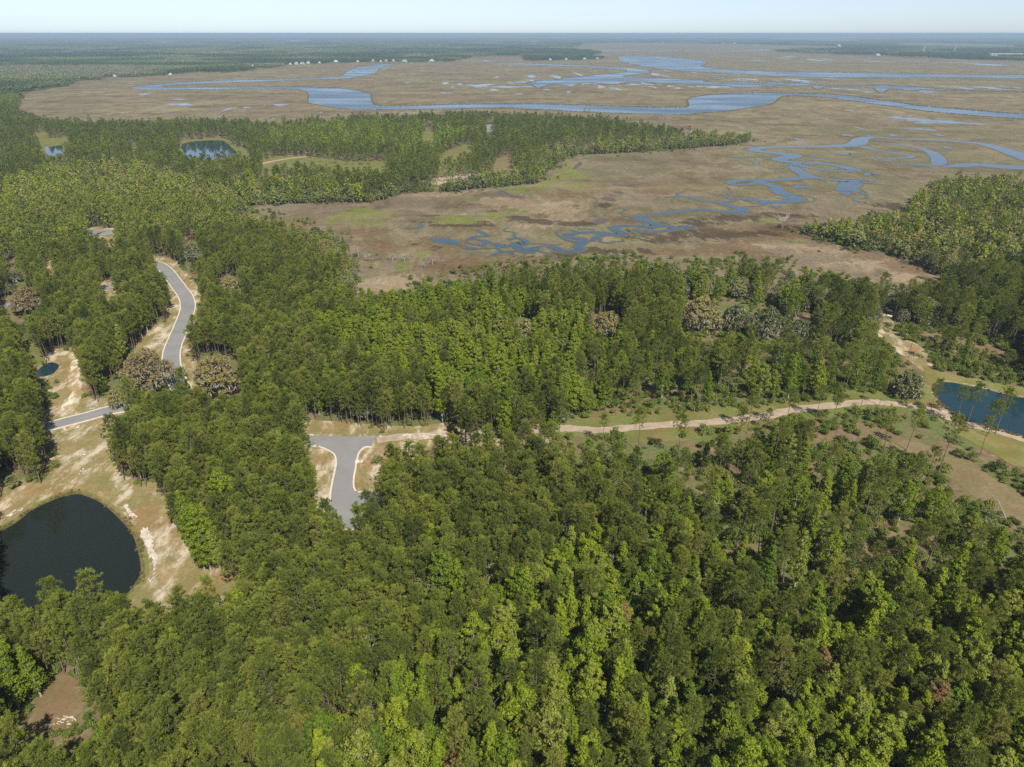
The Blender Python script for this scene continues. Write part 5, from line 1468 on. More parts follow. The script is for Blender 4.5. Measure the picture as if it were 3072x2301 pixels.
make_scatter('distant_forest', [c_[:3] + (np.zeros(len(c_[1]), int),) for c_ in CL_S + CL_L], [M_FAR], rows, 'forest beyond the marsh fading to the horizon')

# ------------------------------------------------------------------ cordgrass along the water
rg = np.random.default_rng(77)
tufts = []
for k in range(3):
    m = 26
    c0 = np.c_[rg.normal(0, .45, (m, 2)), np.full(m, 0.0)]
    d0 = np.c_[rg.normal(0, .22, (m, 2)), np.ones(m)]
    V, F, v = needles(c0, d0, 1.05, .16, rg, 2, .5)
    tufts.append((V, F, v, np.zeros(len(F), int)))
rows = []
def water_at(x, y):
    w = np.zeros(len(x), bool)
    for P in RIVERS: w |= inside(x, y, P)
    for i in range(0, len(x), 2000):
        d = np.hypot(x[i:i + 2000, None] - samples[None, :, 0], y[i:i + 2000, None] - samples[None, :, 1])
        w[i:i + 2000] |= (d < samples[None, :, 2] * 0.96).any(1)
    return w
for Lf, _ in bank + [(P, 1) for P in RIVERS]:
    P = np.asarray(Lf)
    seg = np.hypot(*np.diff(P, axis=0).T)
    s = np.r_[0, np.cumsum(seg)]
    dm = np.hypot(P[:, 0], P[:, 1]).mean()
    st = max(0.55, dm / 1000)
    u = np.arange(0, s[-1], st)
    x = np.interp(u, s, P[:, 0]); y = np.interp(u, s, P[:, 1])
    if dm < 1100: x, y = x[::3], y[::3]
    for k in range(1 + (dm > 1100)):
        xx = x + rng.normal(0, .4 + .5 * k, len(x)); yy = y + rng.normal(0, .4 + 0.6 * k, len(x))
        ok = ~water_at(xx, yy)
        sc = max(0.42, dm / 1900)
        for a_, b_ in zip(xx[ok], yy[ok]):
            rows.append((a_, b_, 0.12, rng.uniform(0, 6.28), sc * rng.uniform(.8, 1.3), rng.uniform(.7, 1.3), np.clip(rng.normal(.45, .2), 0, 1), rng.integers(3)))
for Q in POND_EDGE:
    P = np.vstack([Q, Q[:1]]); s_ = np.r_[0, np.cumsum(np.hypot(*np.diff(P, axis=0).T))]
    u_ = np.arange(0, s_[-1], .22)
    for a_, b_, w_ in zip(np.interp(u_, s_, P[:, 0]) + rng.normal(0, .45, len(u_)), np.interp(u_, s_, P[:, 1]) + rng.normal(0, .45, len(u_)), vnoise(u_, u_ * 0, 5, 3)):
        if rng.uniform() < 1.5 * w_ - .25: rows.append((a_, b_, 0.1, rng.uniform(0, 6.28), rng.uniform(.25, .5), rng.uniform(.25, .6), np.clip(rng.normal(.3, .3), 0, 1), rng.integers(3)))
print('tufts', len(rows))
make_scatter('cordgrass', tufts, [M_CORD], rows, 'tall grass along the banks of creeks, rivers and ponds')

# ------------------------------------------------------------------ single trees that can be pointed out
def tree_at(kind, fr, base, top, tint, label, proto_h, rz=None, variant=0, group=None, wide=1.0):
    b = fr([base])[0]; t_ = fr([top])[0]
    x, y = gp(*b); x = float(x); y = float(y)
    lo, hi = 2.0, 45.0
    for _ in range(40):
        mid_ = (lo + hi) / 2
        if proj(x, y, mid_)[1] > t_[1]: lo = mid_
        else: hi = mid_
    s = lo / proto_h
    return plant(kind, x, y, rng.uniform(0, 6.28) if rz is None else rz, s * wide, tint, label, group, variant, 0.0, 1.0 / wide)
GPP = 'pines standing round the teal pond'
tree_at('tall_pine', FG, (1200, 1310), (1290, 915), .4, 'slim pine at the left end of the teal pond', 22, variant=0, group=GPP)
tree_at('tall_pine', FG, (1500, 1312), (1590, 995), .45, 'full-crowned pine on the near bank, second of the teal pond pines from the left', 23, variant=1, group=GPP, wide=1.2)
tree_at('tall_pine', FG, (1575, 1458), (1725, 972), .4, 'leaning tall pine in front of the teal pond, third from the left', 22, variant=0, group=GPP)
tree_at('tall_pine', FG, (1815, 1530), (1890, 1165), .45, 'full-crowned pine in front of the teal pond, fourth from the left', 20, variant=2, group=GPP, wide=1.25)
tree_at('tall_pine', FG, (1905, 1500), (2055, 1025), .38, 'ivy-footed tall pine, rightmost before the teal pond', 23, variant=1, group=GPP, wide=1.1)
for base, top, lab, v in (((175, 1360), (215, 1080), 'small pine with round crown beside the dirt road left of the teal pond', 2), ((478, 1190), (490, 880), 'pine with broad crown on the verge above the dirt road', 1),
                          ((665, 1205), (690, 960), 'pine on the far side of the dirt road below the oak', 2), ((980, 690), (1050, 360), 'pine at the bend of the grassy path', 0), ((1068, 530), (1130, 290), 'pine behind the bend of the grassy path', 0),
                          ((1480, 690), (1570, 340), 'tall bare-stemmed pine above the teal pond', 0), ((1975, 935), (2035, 610), 'tall pine at the far side of the teal pond near the right edge', 0), ((1730, 875), (1795, 590), 'ivy-clad pine at the far side of the teal pond', 1),
                          ((620, 985), (680, 600), 'tall bare-stemmed pine left of the oak by the track', 0), ((360, 945), (420, 630), 'tall pine in the thin wood left of the grassy path', 0), ((250, 430), (290, 180), 'tall pine in the thin wood far up the slope', 0),
                          ((500, 545), (540, 320), 'tall pine in the thin wood midway up the slope', 2), ((650, 440), (690, 240), 'pine beside the upper grassy path', 2), ((700, 560), (735, 330), 'pine standing left of the upper grassy path', 0)):
    tree_at('tall_pine', FG, base, top, rng.uniform(.3, .55), lab, (22, 23, 20)[v], variant=v, group='pines of the near wood')
for fr, base, top, lab, v in ((L2, (1925, 335), (1940, 55), 'double-crowned pine in front of the dirt road, mid photo', 1), (L2, (1695, 300), (1700, 90), 'pine in front of the dirt road with thin crown', 0), (L2, (2180, 385), (2195, 90), 'tall pine in front of the dirt road, right of the double-crowned one', 0),
                              (L3, (350, 300), (375, 60), 'thin pine beside the dirt road with a sparse crown', 2), (L3, (415, 215), (440, -50), 'pine with dark crown against the dirt road', 1), (L3, (665, 205), (690, -75), 'pine standing over its shadow on the dirt road', 0),
                              (L3, (860, 130), (870, -90), 'wide-crowned pine on the near side of the dirt road', 1), (L3, (970, 150), (1005, -75), 'slender pine on the verge of the dirt road', 2), (L3, (535, 200), (555, 60), 'young pine on the verge of the dirt road', 2),
                              (L3, (1650, 490), (1740, 110), 'tall pine in front of the brown strip below the teal pond', 0), (L3, (1575, 560), (1640, 310), 'pine on the brown strip', 2), (L3, (1290, 400), (1350, 60), 'tall pine at the upper end of the brown strip', 0),
                              (L3, (1455, 580), (1500, 340), 'pine left of the brown strip', 2), (L3, (1365, 800), (1420, 480), 'tall pine with dark stem below the brown strip', 0), (L3, (785, 930), (835, 620), 'tall pine with dark stem in the scrub, lower right', 0),
                              (L3, (1930, 355), (1995, 120), 'pine between the teal pond and the brush pile', 1), (L3, (1500, 1060), (1550, 800), 'tall pine at the lower right above a dark gap', 0)):
    tree_at('tall_pine', fr, base, top, rng.uniform(.3, .6), lab, (22, 23, 20)[v], variant=v, group='pines of the near wood')
def oak_at(fr, c, wpx, tint, label, v=0, hz=8.0, wide=1.0):
    """an oak whose crown centre shows at c and is wpx wide in the crop"""
    s = {id(C4): K, id(C5): K, id(C6): K, id(FG): 3.5563, id(L2): K, id(L3): K, id(FH): 3.6867}[id(fr)]
    b = fr([c])[0]
    x, y = gp(b[0], b[1], hz)
    d = proj(float(x), float(y), hz)[2]
    w = wpx / s * d / FPX
    return plant('oak', float(x), float(y), rng.uniform(0, 6.28), w / (2.15 * (4.8, 6.0, 4.0, 3.3)[v]), tint, label, 'oaks that stand out of the wood', v)
oak_at(C4, (960, 1120), 360, .97, 'huge brownish oak hung with grey moss at the lower end of the curving road', 1)
oak_at(C4, (1410, 1140), 310, .93, 'round brown oak right of the curving road', 0)
oak_at(C4, (890, 1015), 170, .85, 'yellow-green oak crown behind the huge brownish oak', 2)
oak_at(C4, (740, 1215), 130, .85, 'small yellow-green oak left of the huge brownish oak', 3)
oak_at(C4, (170, 640), 210, .98, 'bare-looking grey-brown oak near the left edge above a paved road', 0)
oak_at(C4, (1490, 550), 160, .84, 'yellow-green oak in the pines right of the curving road', 2)
oak_at(C4, (1240, 310), 120, .35, 'grey-green oak at the top of the curving road', 2)
oak_at(C6, (130, 740), 260, .88, 'orange-tinged oak in the wood above the dirt road', 0)
oak_at(C6, (350, 740), 190, .25, 'dark green oak between two larger oaks above the dirt road', 2)
oak_at(C6, (540, 790), 250, .12, 'big green round oak above the dirt road', 0)
oak_at(C6, (770, 800), 150, .15, 'green oak casting a dark shadow right of the big round oak', 2)
oak_at(FG, (1010, 900), 330, .5, 'light green oak beside the track left of the teal pond', 2)
oak_at(C5, (1190, 810), 170, .85, 'yellow oak in the bright green wood mid photo', 2)
oak_at(C5, (1720, 790), 220, .9, 'wide olive-brown oak in the middle of the wood', 0)

def snag_at(fr, base, top, label, seed, spread=3.0, nb=14, group='bare and dead trees', thick=.2):
    b = fr([base])[0]; t_ = fr([top])[0]
    x, y = map(float, gp(*b))
    lo, hi = 1.0, 45.0
    for _ in range(40):
        m_ = (lo + hi) / 2
        if proj(x, y, m_)[1] > t_[1]: lo = m_
        else: hi = m_
    tr, lb = make_snag(seed, lo, spread, nb, thick)
    root = thing('bare_tree', label, 'bare tree', (x, y, 0), 0, 1, group)
    Vw, Fw, vw, mw_ = wood_join(tr); link('trunk', mesh('bare_trunk', Vw, Fw, [M_BARK_PALE]), root)
    Vw, Fw, vw, mw_ = wood_join(lb); link('limbs', mesh('bare_limbs', Vw, Fw, [M_BARK_PALE]), root)
snag_at(C6, (645, 178), (645, 118), 'white dead oak sprawling alone in the marsh', 1, 9, 26, thick=.35)
for i, (b_, t_, lab) in enumerate([((110, 370), (110, 300), 'bleached dead tree at the left edge of the near marsh'), ((180, 400), (180, 350), 'low bleached dead tree left in the near marsh'), ((590, 420), (590, 362), 'bleached dead tree on the marsh beside a green patch'),
                                   ((410, 400), (410, 348), 'upright dead tree on the marsh left of the green patch'), ((330, 395), (330, 358), 'small dead tree on the marsh furthest from the creek'), ((540, 440), (540, 400), 'fallen-looking dead tree on the marsh edge'), ((1750, 385), (1750, 345), 'white dead treetop at the edge of the near wood'),
                                   ((710, 760), (712, 610), 'tall white bare trunk in the bright green wood'), ((1500, 560), (1500, 440), 'grey bare tree at the marsh edge, mid photo')]):
    snag_at(C5, b_, t_, lab, 10 + i, 5 if i < 6 else 3, 16, thick=.2)
for i, (b_, t_, lab) in enumerate([((520, 1270), (505, 1150), 'tall grey dead trunk in the pale hardwood, left of its neighbours'), ((435, 1270), (425, 1190), 'short grey dead trunk in the pale hardwood'), ((790, 1210), (775, 1120), 'grey dead trunk above the pale hardwood, centre'), ((940, 1250), (935, 1170), 'grey dead trunk standing right in the pale hardwood'),
                                   ((1430, 1300), (1420, 1200), 'grey dead tree by the head of the marsh bay'), ((1330, 1290), (1335, 1180), 'grey dead tree among brown twigs at the marsh bay')]):
    snag_at(C1, b_, t_, lab, 30 + i, 3, 12, thick=.3)
snag_at(lambda p: Z(1024, 1600, K, p), (955, 1420), (950, 1110), 'white bare tree with forked branches near the bottom edge', 50, 2.4, 16, thick=.14)
snag_at(C6, (890, 760), (900, 560), 'grey half-bare tree above the oaks', 51, 4, 18, thick=.22)
snag_at(C6, (1385, 700), (1390, 560), 'bare grey-brown tree at the top of the grassy path', 52, 5, 24, thick=.2)
# grey leafless trees here and there in the near wood
rgb = np.random.default_rng(61); nb_ = 0
for _ in range(400):
    if nb_ >= 26: break
    X, Y = rgb.uniform(60, 3000), rgb.uniform(1000, 2200)
    t_ = int(look(TYPM, np.array([X]), np.array([Y]), 0)[0])
    x, y = map(float, gp(X, Y, 9.0))
    hh = rgb.uniform(9, 13)
    if t_ not in (1, 2, 3, 5, 11) or not clear_of_view(np.array([x]), np.array([y]), np.array([hh]), np.array([2.0]))[0]: continue
    tr, lb = make_snag(700 + nb_, hh, rgb.uniform(1.6, 2.6), 16, rgb.uniform(.10, .16))
    root = thing('bare_tree', ('small ' if hh < 10.2 else ('' if hh < 11.8 else 'tall ')) + 'grey leafless tree, ' + place_words(X, Y), 'bare tree', (x, y, 0), 0, 1, 'bare and dead trees')
    Vw, Fw, vw, mw_ = wood_join(tr); link('trunk', mesh('bare_trunk', Vw, Fw, [M_BARK_PALE]), root)
    Vw, Fw, vw, mw_ = wood_join(lb); link('limbs', mesh('bare_limbs', Vw, Fw, [M_BARK_PALE]), root)
    nb_ += 1
# where two things of a kind would read alike, say which of them it is
bpy.context.view_layer.update()
same = {}
for o in list(scene.objects):
    if o.parent is None and 'label' in o and 'category' in o: same.setdefault(o['label'], []).append(o)
ORD = ['second', 'third', 'fourth', 'fifth', 'sixth', 'seventh', 'eighth', 'ninth']
for lab, L in same.items():
    if len(L) < 2: continue
    L.sort(key=lambda o: float(proj(o.location.x, o.location.y, 10.0)[0]))
    for i, o in enumerate(L):
        if i == 0: w = 'the left one' if len(L) == 2 else 'leftmost'
        elif i == len(L) - 1: w = 'the right one' if len(L) == 2 else 'rightmost'
        elif len(L) == 3: w = 'the middle one'
        else: w = ORD[min(i - 1, 7)] + ' from left'
        o['label'] = lab + ', ' + w
for o in scene.objects:
    if 'label' in o and 'category' in o and len(o['label'].split()) > 16:
        for w in ('big ', 'small ', ' leafy', ' spreading', ' mossy', 'broad '):
            if len(o['label'].split()) > 16: o['label'] = o['label'].replace(w, '' if w[-1] == ' ' else '', 1)
# fallen trunk
x0, y0 = gp(*L3([(2095, 775)])[0]); x1, y1 = gp(*L3([(2045, 640)])[0], 7.0)
mb = MB(); mb.tube([(0, 0, 0.1), ((x1 - x0) * .5, (y1 - y0) * .5, 3.4), (x1 - x0, y1 - y0, 6.6)], [.17, .14, .1], 7)
root = thing('fallen_trunk', 'pale broken trunk leaning over the brown strip near the right edge', 'tree trunk', (float(x0), float(y0), 0))
link('trunk', mb.me('fallen_trunk', M_BARK_PALE), root)
mb = MB()
for k in range(4): mb.tube([((x1 - x0) * (.3 + .17 * k), (y1 - y0) * (.3 + .17 * k), 2 + 1.15 * k), ((x1 - x0) * (.3 + .17 * k) + rng.uniform(-.9, .9), (y1 - y0) * (.3 + .17 * k) + rng.uniform(-.6, .6), 2.6 + 1.15 * k)], [.05, .02], 4)
link('branch_stubs', mb.me('branch_stubs', M_BARK_PALE), root)

# palm by the large pond
px_, py_ = map(float, gp(*L1([(90, 575)])[0]))
root = thing('palm', 'cabbage palm with pale fan leaves beside the large dark pond', 'palm tree', (px_, py_, 0))
mb = MB(); mb.tube([(0, 0, 0), (.1, 0, 1.2), (.05, .05, 2.6)], [.22, .2, .22], 8); link('trunk', mb.me('palm_trunk', M_BARK), root)
M_PALM = leaf_mat('palm_fronds', [(0, (.10, .13, .045)), (1, (.22, .23, .09))], .25)
for k in range(26):
    a = k * 2.399; el = 1.25 - k * .075
    d = Vector((math.cos(a) * math.cos(el), math.sin(a) * math.cos(el), math.sin(el)))
    L = rng.uniform(1.3, 1.8)
    side_ = d.cross(Vector((0, 0, 1))).normalized(); up_ = side_.cross(d)
    p0 = Vector((.05, .05, 2.6)); hub = p0 + d * L * .75
    V = [p0 - side_ * .02, p0 + side_ * .02, hub + side_ * .03, hub - side_ * .03]; F = [(0, 1, 2, 3)]
    for j in range(9):
        b_ = (j - 4) / 4 * 1.35
        e_ = d * math.cos(b_) + side_ * math.sin(b_)
        tip = hub + e_ * .85 - Vector((0, 0, .25)); w_ = (side_ * math.cos(b_) - d * math.sin(b_)) * .09
        n0 = len(V); V += [hub, hub + e_ * .45 + w_, tip, hub + e_ * .45 - w_]; F.append((n0, n0 + 1, n0 + 2, n0 + 3))
    f_ = link('frond', mesh('frond', V, F, [M_PALM], fattr={'var': rng.uniform(0, 1, len(F))}), root); f_['tint'] = float(rng.uniform(.2, 1))

# ------------------------------------------------------------------ small things by the roads
bx_, by_ = map(float, gp(*C4([(602, 1350)])[0]))
root = thing('utility_box', 'green utility cabinet on bare sand beside the paved road', 'utility box', (bx_, by_, 0.15), .4, .75)
mb = MB(); mb.box(-1.0, 1.0, -.7, .7, 0, .15); link('pad', mb.me('utility_pad', M_CONC), root)
mb = MB(); mb.box(-.8, .8, -.5, .5, .15, 1.3); link('cabinet', mb.me('utility_cabinet', M_GREENBOX), root)
mb = MB(); mb.box(-.85, .85, -.55, .55, 1.3, 1.4); link('lid', mb.me('utility_lid', M_GREENBOX), root)
bx_, by_ = map(float, gp(*L2([(115, 402)])[0]))
root = thing('drain_slab', 'pale concrete storm drain slab right of the turning circle road', 'storm drain', (bx_, by_, 0.15), .05)
mb = MB(); mb.box(-1.2, 1.2, -.75, .75, 0, .22); link('slab', mb.me('drain_slab', M_CONC), root)
mb = MB(); mb.tube([(.3, 0, .22), (.3, 0, .25)], .32, 14); link('cover', mb.me('drain_cover', M_ROOF), root)
# pale stones at the head of the grassy path
for k in range(5):
    sx_, sy_ = map(float, gp(*FG([(700 + 22 * k, 238 + 3 * k + rng.uniform(-3, 3))])[0]))
    rgk = np.random.default_rng(900 + k)
    import bmesh
    bm = bmesh.new(); bmesh.ops.create_icosphere(bm, subdivisions=2, radius=0.9)
    for v in bm.verts: v.co *= rgk.uniform(.82, 1.15); v.co.z *= .6
    me = bpy.data.meshes.new('boulder'); bm.to_mesh(me); bm.free(); me.materials.append(M_ROCK)
    o = link('boulder', me, label=('leftmost pale boulder', 'second pale boulder from the left', 'middle pale boulder', 'fourth pale boulder from the left', 'rightmost pale boulder')[k] + ' of the row heading the grassy path', category='boulder', group='pale boulders'); o.location = (sx_, sy_, .35)

# ------------------------------------------------------------------ houses on the far shore
def house_parts(w, d, h, roof_h, mw_, mr_, seed=0):
    out_ = {}
    mb = MB(); mb.box(-w / 2, w / 2, -d / 2, d / 2, 1.5, h); mb.add([(-w / 2, -d / 2, h), (w / 2, -d / 2, h), (0, -d / 2, h + roof_h), (-w / 2, d / 2, h), (w / 2, d / 2, h), (0, d / 2, h + roof_h)], [(0, 1, 2), (4, 3, 5)])
    out_['wall'] = [mb.me('house_wall', mw_)]
    mb = MB(); e = .7; t_ = .35
    for s in (-1, 1):
        mb.add([(0, -d / 2 - e, h + roof_h + .05), (0, d / 2 + e, h + roof_h + .05), (s * (w / 2 + e), d / 2 + e, h - .4), (s * (w / 2 + e), -d / 2 - e, h - .4),
                (0, -d / 2 - e, h + roof_h + .05 + t_), (0, d / 2 + e, h + roof_h + .05 + t_), (s * (w / 2 + e), d / 2 + e, h - .4 + t_), (s * (w / 2 + e), -d / 2 - e, h - .4 + t_)],
               [(0, 1, 2, 3), (4, 7, 6, 5), (2, 1, 5, 6), (3, 2, 6, 7), (0, 3, 7, 4)])
    out_['roof'] = [mb.me('house_roof', mr_)]
    mb = MB(); mb.box(-w / 2 - .3, w / 2 + .3, -d / 2 - 3, -d / 2, h * .45, h * .45 + .3)
    for k in range(4): mb.box(-w / 2 + k * (w - .4) / 3, -w / 2 + .4 + k * (w - .4) / 3, -d / 2 - 2.9, -d / 2 - 2.5, 0, h * .45)
    out_['porch'] = [mb.me('house_porch', M_WHITE)]
    win = []
    mb = MB(); mb.box(-.9, .9, -.06, .06, -1.1, 1.1); wme = mb.me('house_window', M_GLASS)
    for r_ in range(2):
        for k in range(3):
            win.append((wme, (-w / 2 + w * (k + .5) / 3, -d / 2 - .05, h * (.32 + .42 * r_))))
    out_['window'] = win
    mb = MB(); mb.box(w * .2, w * .2 + 1.2, d * .1, d * .1 + 1.2, h, h + roof_h + 1.4); out_['chimney'] = [mb.me('house_chimney', M_CREAM)]
    return out_
H_A = house_parts(15, 13, 9.5, 5.5, M_WHITE, M_ROOFW)
H_B = house_parts(22, 14, 9, 5, M_WHITE, M_ROOF)
H_C = house_parts(14, 12, 10, 6, M_CREAM, M_ROOF)
def house(fr, p, kind, label, sc=1.0, rz=0.0, group='houses along the far marsh shore', cat_='house'):
    b = fr([p])[0]; x, y = map(float, gp(*b))
    root = thing('house', label, cat_, (x, y, 0.3), rz, sc, group)
    for nm, L in kind.items():
        for it in L:
            if isinstance(it, tuple):
                o = link(nm, it[0], root); o.location = it[1]
            else: link(nm, it, root)
    return root
HL = [((298, 333), H_A, 'white gabled house, leftmost of the row on the far shore'), ((350, 332), H_A, 'white gabled house, second from the left of the far row'), ((402, 330), H_B, 'broad white house, third from the left of the far row'), ((453, 326), H_A, 'white house with pale roof, fourth of the far row'),
      ((550, 321), H_A, 'small white house standing alone right of the first four on the far shore'), ((690, 312), H_B, 'wide white house with large pale roof on the far shore'), ((880, 311), H_A, 'white house where the far river bends'), ((1013, 306), H_C, 'tall cream house on the far shore, fifth from the right'),
      ((1078, 308), H_A, 'white house with grey gable, fourth from the right on the far shore'), ((1125, 305), H_C, 'cream house with brownish roof on the far shore'), ((1187, 304), H_A, 'white house right of the cream one on the far shore'), ((1285, 309), H_B, 'broad house with dark hipped roof above the river landing'),
      ((1520, 306), H_B, 'large white house at the boat landing'), ((1563, 292), H_A, 'white house behind the boat landing')]
for i, (p_, k_, lab) in enumerate(HL): house(FB, p_, k_, lab, (.62, .75, .68, .8)[i % 4] + .12 * (k_ is H_B) + (.2 if i == 12 else 0), rng.uniform(-.6, .6))
for i, (p_, lab) in enumerate([((330, 294), 'white house at the foot of the wooded point, leftmost of four'), ((467, 290), 'white house with steep roof on the wooded point'), ((625, 286), 'long white house on the wooded point'), ((735, 284), 'pale house at the right end of the wooded point')]):
    house(FC, p_, (H_A, H_A, H_B, H_C)[i], lab, .7, rng.uniform(-.4, .4), 'houses on the wooded point')
for i, (p_, lab) in enumerate([((1160, 118), 'tiny white house far off near the horizon'), ((1265, 120), 'long white building far off near the horizon'), ((1070, 136), 'tiny white house left on the farthest marsh shore'), ((1310, 139), 'white house mid way on the farthest marsh shore'), ((1505, 141), 'white house on the farthest marsh shore, right of middle'),
                               ((1825, 150), 'white house on the farthest shore above the wide river'), ((1920, 150), 'second white house on the farthest shore above the wide river'), ((2115, 152), 'white house near the right end of the farthest shore')]):
    house(FC, p_, H_B if i in (0, 1) else H_A, lab, 1.1, rng.uniform(-.4, .4), 'houses on the farthest shore')
house(FD, (610, 178), H_A, 'pale tall house at the tip of the right-hand far marsh', 1.7, .2, 'houses on the farthest shore')
house(FD, (945, 256), H_B, 'white house in the trees of the right-hand wooded point', 1.1, .1, 'houses on the farthest shore')
house(FA, (995, 440), H_C, 'cream house at the far left marsh shore with cleared sand', .6, .4)
house(FA, (1475, 425), H_A, 'small white house at the far left marsh shore', .55, .1)
house(FA, (2185, 352), H_A, 'white house half hidden left of the far row', .6, .1)
# long warehouse, right
b = FD([(2050, 262)])[0]; x, y = map(float, gp(*b))
root = thing('warehouse', 'long white warehouse among trees near the right edge', 'warehouse', (x, y, 0))
mb = MB(); mb.box(-95, 95, -20, 20, 0, 15); link('wall', mb.me('warehouse_wall', M_CREAM), root)
mb = MB(); mb.add([(-97, -22, 15.1), (97, -22, 15.1), (97, 0, 18), (-97, 0, 18), (97, 22, 15.1), (-97, 22, 15.1)], [(0, 1, 2, 3), (3, 2, 4, 5), (0, 3, 5), (1, 4, 2)]); link('roof', mb.me('warehouse_roof', M_ROOFW), root)
for k in range(9):
    mb = MB(); mb.box(-88 + 20 * k, -78 + 20 * k, -20.3, -20.05, 1, 11); link('loading_door', mb.me('loading_door', M_WHITE), root)
# chimney-like towers
for p_, lab in (((1338, 235), 'pale tower above the trees, left of the pair'), ((1606, 228), 'slim pale tower above the trees, right of the pair')):
    b = FD([p_])[0]; x, y = map(float, gp(*b))
    root = thing('tower', lab, 'tower', (x, y, 0), 0, 1, 'pale towers among the distant trees')
    mb = MB(); mb.tube([(0, 0, 0), (0, 0, 40)], [3.6, 3.0], 12); link('shaft', mb.me('tower_shaft', M_CREAM), root)
    mb = MB(); mb.tube([(0, 0, 40), (0, 0, 43)], [4.2, 4.2], 12); link('cap', mb.me('tower_cap', M_WHITE), root)
# water tower on the horizon
b = FB([(2107, 78)])[0]; x, y = map(float, gp(*b))
root = thing('water_tower', 'white water tower standing on the horizon', 'water tower', (x, y, 0), 0, 1.6)
import bmesh
bm = bmesh.new(); bmesh.ops.create_uvsphere(bm, u_segments=16, v_segments=10, radius=11)
for v in bm.verts: v.co.z *= .8
me = bpy.data.meshes.new('tank'); bm.to_mesh(me); bm.free(); me.materials.append(M_WHITE)
o = link('tank', me, root); o.location = (0, 0, 52)
mb = MB(); mb.tube([(0, 0, 0), (0, 0, 6), (0, 0, 40), (0, 0, 46)], [7, 4, 3, 5], 12); link('stem', mb.me('tower_stem', M_WHITE), root)

# ------------------------------------------------------------------ docks and boats
b = FC([(650, 733)])[0]; x, y = map(float, gp(*b))
root = thing('dock', 'floating dock with dark roofed shelter on the near river', 'dock', (x, y, .34))
mb = MB(); mb.box(-20, 20, -1.3, 1.3, .3, .7); mb.box(-5, 5, -4, -1.31, .3, .68); link('deck', mb.me('dock_deck', M_DECK), root)
mb = MB(); mb.add([(-6, -5, 4), (6, -5, 4), (6, 4, 4), (-6, 4, 4), (-3, -.5, 6.6), (3, -.5, 6.6)], [(0, 1, 5, 4), (1, 2, 5), (2, 3, 4, 5), (3, 0, 4), (3, 2, 1, 0)]); link('roof', mb.me('dock_roof', M_DARKW), root)
for sx_ in (-4.6, 4.6):
    for sy_ in (-3.8, 1.1):
        mb = MB(); mb.tube([(sx_, sy_, -1.5), (sx_, sy_, 4)], .2, 6); link('post', mb.me('dock_post', M_DARKW), root)
for k in range(6):
    mb = MB(); mb.tube([(-18 + 7.2 * k, 1.6, -1.5), (-18 + 7.2 * k, 1.6, 2.6)], .17, 6); link('pile', mb.me('dock_pile', M_DARKW), root)
def boat(fr, p_, label, L=11.0, rz=0.0, cabin=True, rig=False, group='boats on the tidal rivers'):
    b = fr([p_])[0]; x, y = map(float, gp(*b))
    root = thing('boat', label, 'boat', (x, y, .34), rz, 1, group)
    st = [(-.5, .36, .9), (-.2, .42, .95), (.15, .40, 1.05), (.38, .22, 1.25), (.5, .01, 1.45)]
    V = []; F = []
    for u_, w_, h_ in st:
        V += [(u_ * L, -w_ * L * .38, h_), (u_ * L, 0, -.35), (u_ * L, w_ * L * .38, h_)]
    for i in range(4):
        for k in range(2): F.append((i * 3 + k, (i + 1) * 3 + k, (i + 1) * 3 + k + 1, i * 3 + k + 1))
    F.append((0, 1, 2)); 
    link('hull', mesh('boat_hull', V, F, [M_WHITE]), root)
    V = [(u_ * L, s * w_ * L * .36, h_ - .15) for u_, w_, h_ in st for s in (-1, 1)]
    link('deck', mesh('boat_deck', V, [(2 * i, 2 * i + 2, 2 * i + 3, 2 * i + 1) for i in range(4)], [M_DECK]), root)
    if cabin:
        mb = MB(); mb.box(-.12 * L, .16 * L, -.09 * L, .09 * L, .85, 2.6); c_ = link('cabin', mb.me('boat_cabin', M_WHITE), root)
        mb = MB(); mb.box(-.14 * L, .18 * L, -.105 * L, .105 * L, 2.62, 2.78); link('cabin_roof', mb.me('boat_cabin_roof', M_WHITE), root)
        mb = MB(); mb.box(.161 * L, .166 * L, -.08 * L, .08 * L, 1.6, 2.4); link('windscreen', mb.me('boat_windscreen', M_GLASS), root)
    if rig:
        for s in (-1, 1):
            mb = MB(); mb.tube([(0, 0, 2), (-.05 * L, s * .55 * L, .75 * L)], [.25, .12], 5); link('outrigger', mb.me('outrigger', M_DARKW), root)
        mb = MB(); mb.tube([(0, 0, 2), (0, 0, .8 * L)], [.3, .15], 6); link('mast', mb.me('boat_mast', M_DARKW), root)
    return root, x, y
_, bx_, by_ = boat(FB, (845, 390), 'white cabin boat under way in the far river bend', 15, 2.9)
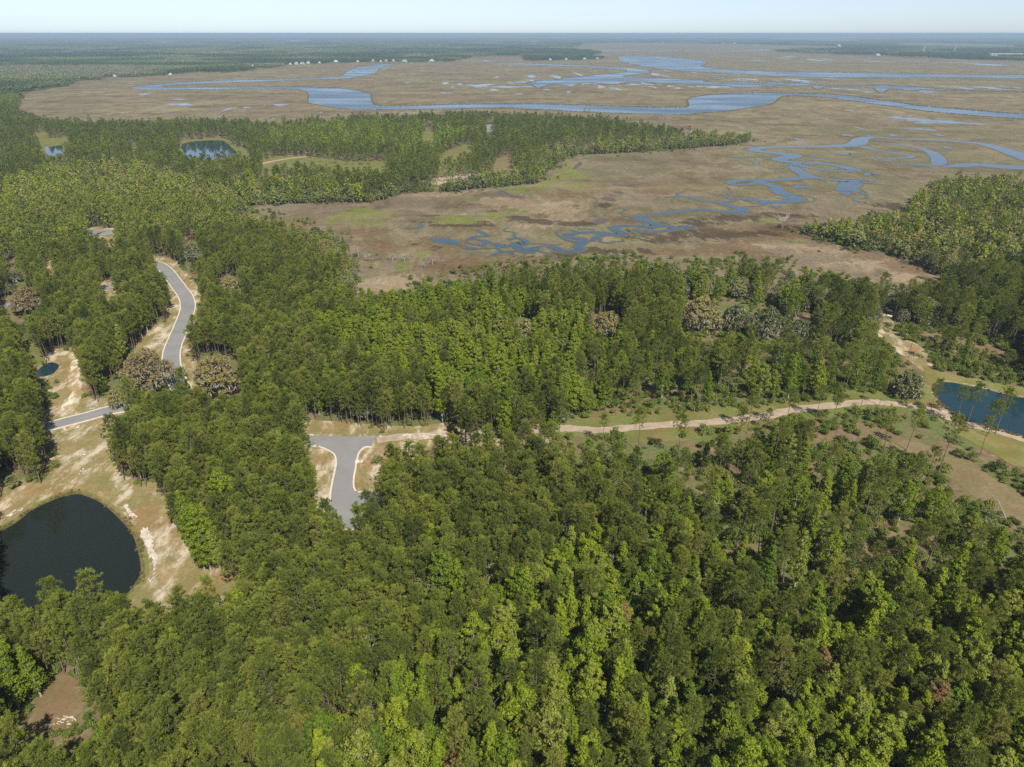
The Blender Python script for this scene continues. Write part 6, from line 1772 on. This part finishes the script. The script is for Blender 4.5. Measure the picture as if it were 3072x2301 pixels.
# foam of its wake
V = []; F = []
for i in range(14):
    u_ = i / 13
    for s in (-1, 1): V.append((bx_ + 7 + 38 * u_, by_ - 2 - 9 * u_ + s * (1.2 + 3.2 * u_) * (1 + .2 * math.sin(i * 2.1)), .36))
F = [(2 * i, 2 * i + 2, 2 * i + 3, 2 * i + 1) for i in range(13)]
struct('wake', mesh('wake', V, F, [noisy_mat('foam', (.30, .36, .40), (.72, .75, .77), .25)]))
boat(FB, (1340, 318), 'small white boat moored left at the landing', 11, .2)
boat(FB, (1392, 316), 'small white boat moored second at the landing', 9, -.2)
boat(FB, (1490, 313), 'white boat moored by the large house', 12, .1)
boat(FC, (925, 262), 'trawler with raised outriggers, left of two', 26, .4, True, True, 'trawlers at the bend of the back river')
boat(FC, (955, 258), 'trawler with raised outriggers, right of two', 26, 1.2, True, True, 'trawlers at the bend of the back river')
b = FB([(1740, 308)])[0]; x, y = map(float, gp(*b))
root = thing('dock', 'dark boathouse on posts at the far back channel', 'dock', (x, y, .3))
mb = MB(); mb.box(-10, 10, -6, 6, 1.6, 2); link('deck', mb.me('boathouse_deck', M_DECK), root)
mb = MB(); mb.add([(-10, -6.5, 6), (10, -6.5, 6), (10, 6.5, 6), (-10, 6.5, 6), (-7, 0, 9), (7, 0, 9)], [(0, 1, 5, 4), (1, 2, 5), (2, 3, 4, 5), (3, 0, 4), (3, 2, 1, 0)]); link('roof', mb.me('boathouse_roof', M_DARKW), root)
for sx_ in (-9, 0, 9):
    for sy_ in (-5, 5):
        mb = MB(); mb.tube([(sx_, sy_, -1), (sx_, sy_, 6)], .35, 6); link('post', mb.me('boathouse_post', M_DARKW), root)

# ------------------------------------------------------------------ haze
HX = 60500.0
mb = MB(); mb.box(-HX, HX, -HX, HX, -1.2, 124.0)
hm, nt, out = new_mat('haze_air')
pv = nd(nt, 'ShaderNodeVolumePrincipled')
pv.inputs['Color'].default_value = (0.44, 0.61, 0.76, 1)
pv.inputs['Density'].default_value = 1.0e-4
pv.inputs['Anisotropy'].default_value = 0.0
nt.links.new(pv.outputs[0], out.inputs['Volume'])
link('haze', mb.me('haze', hm), kind='stuff')
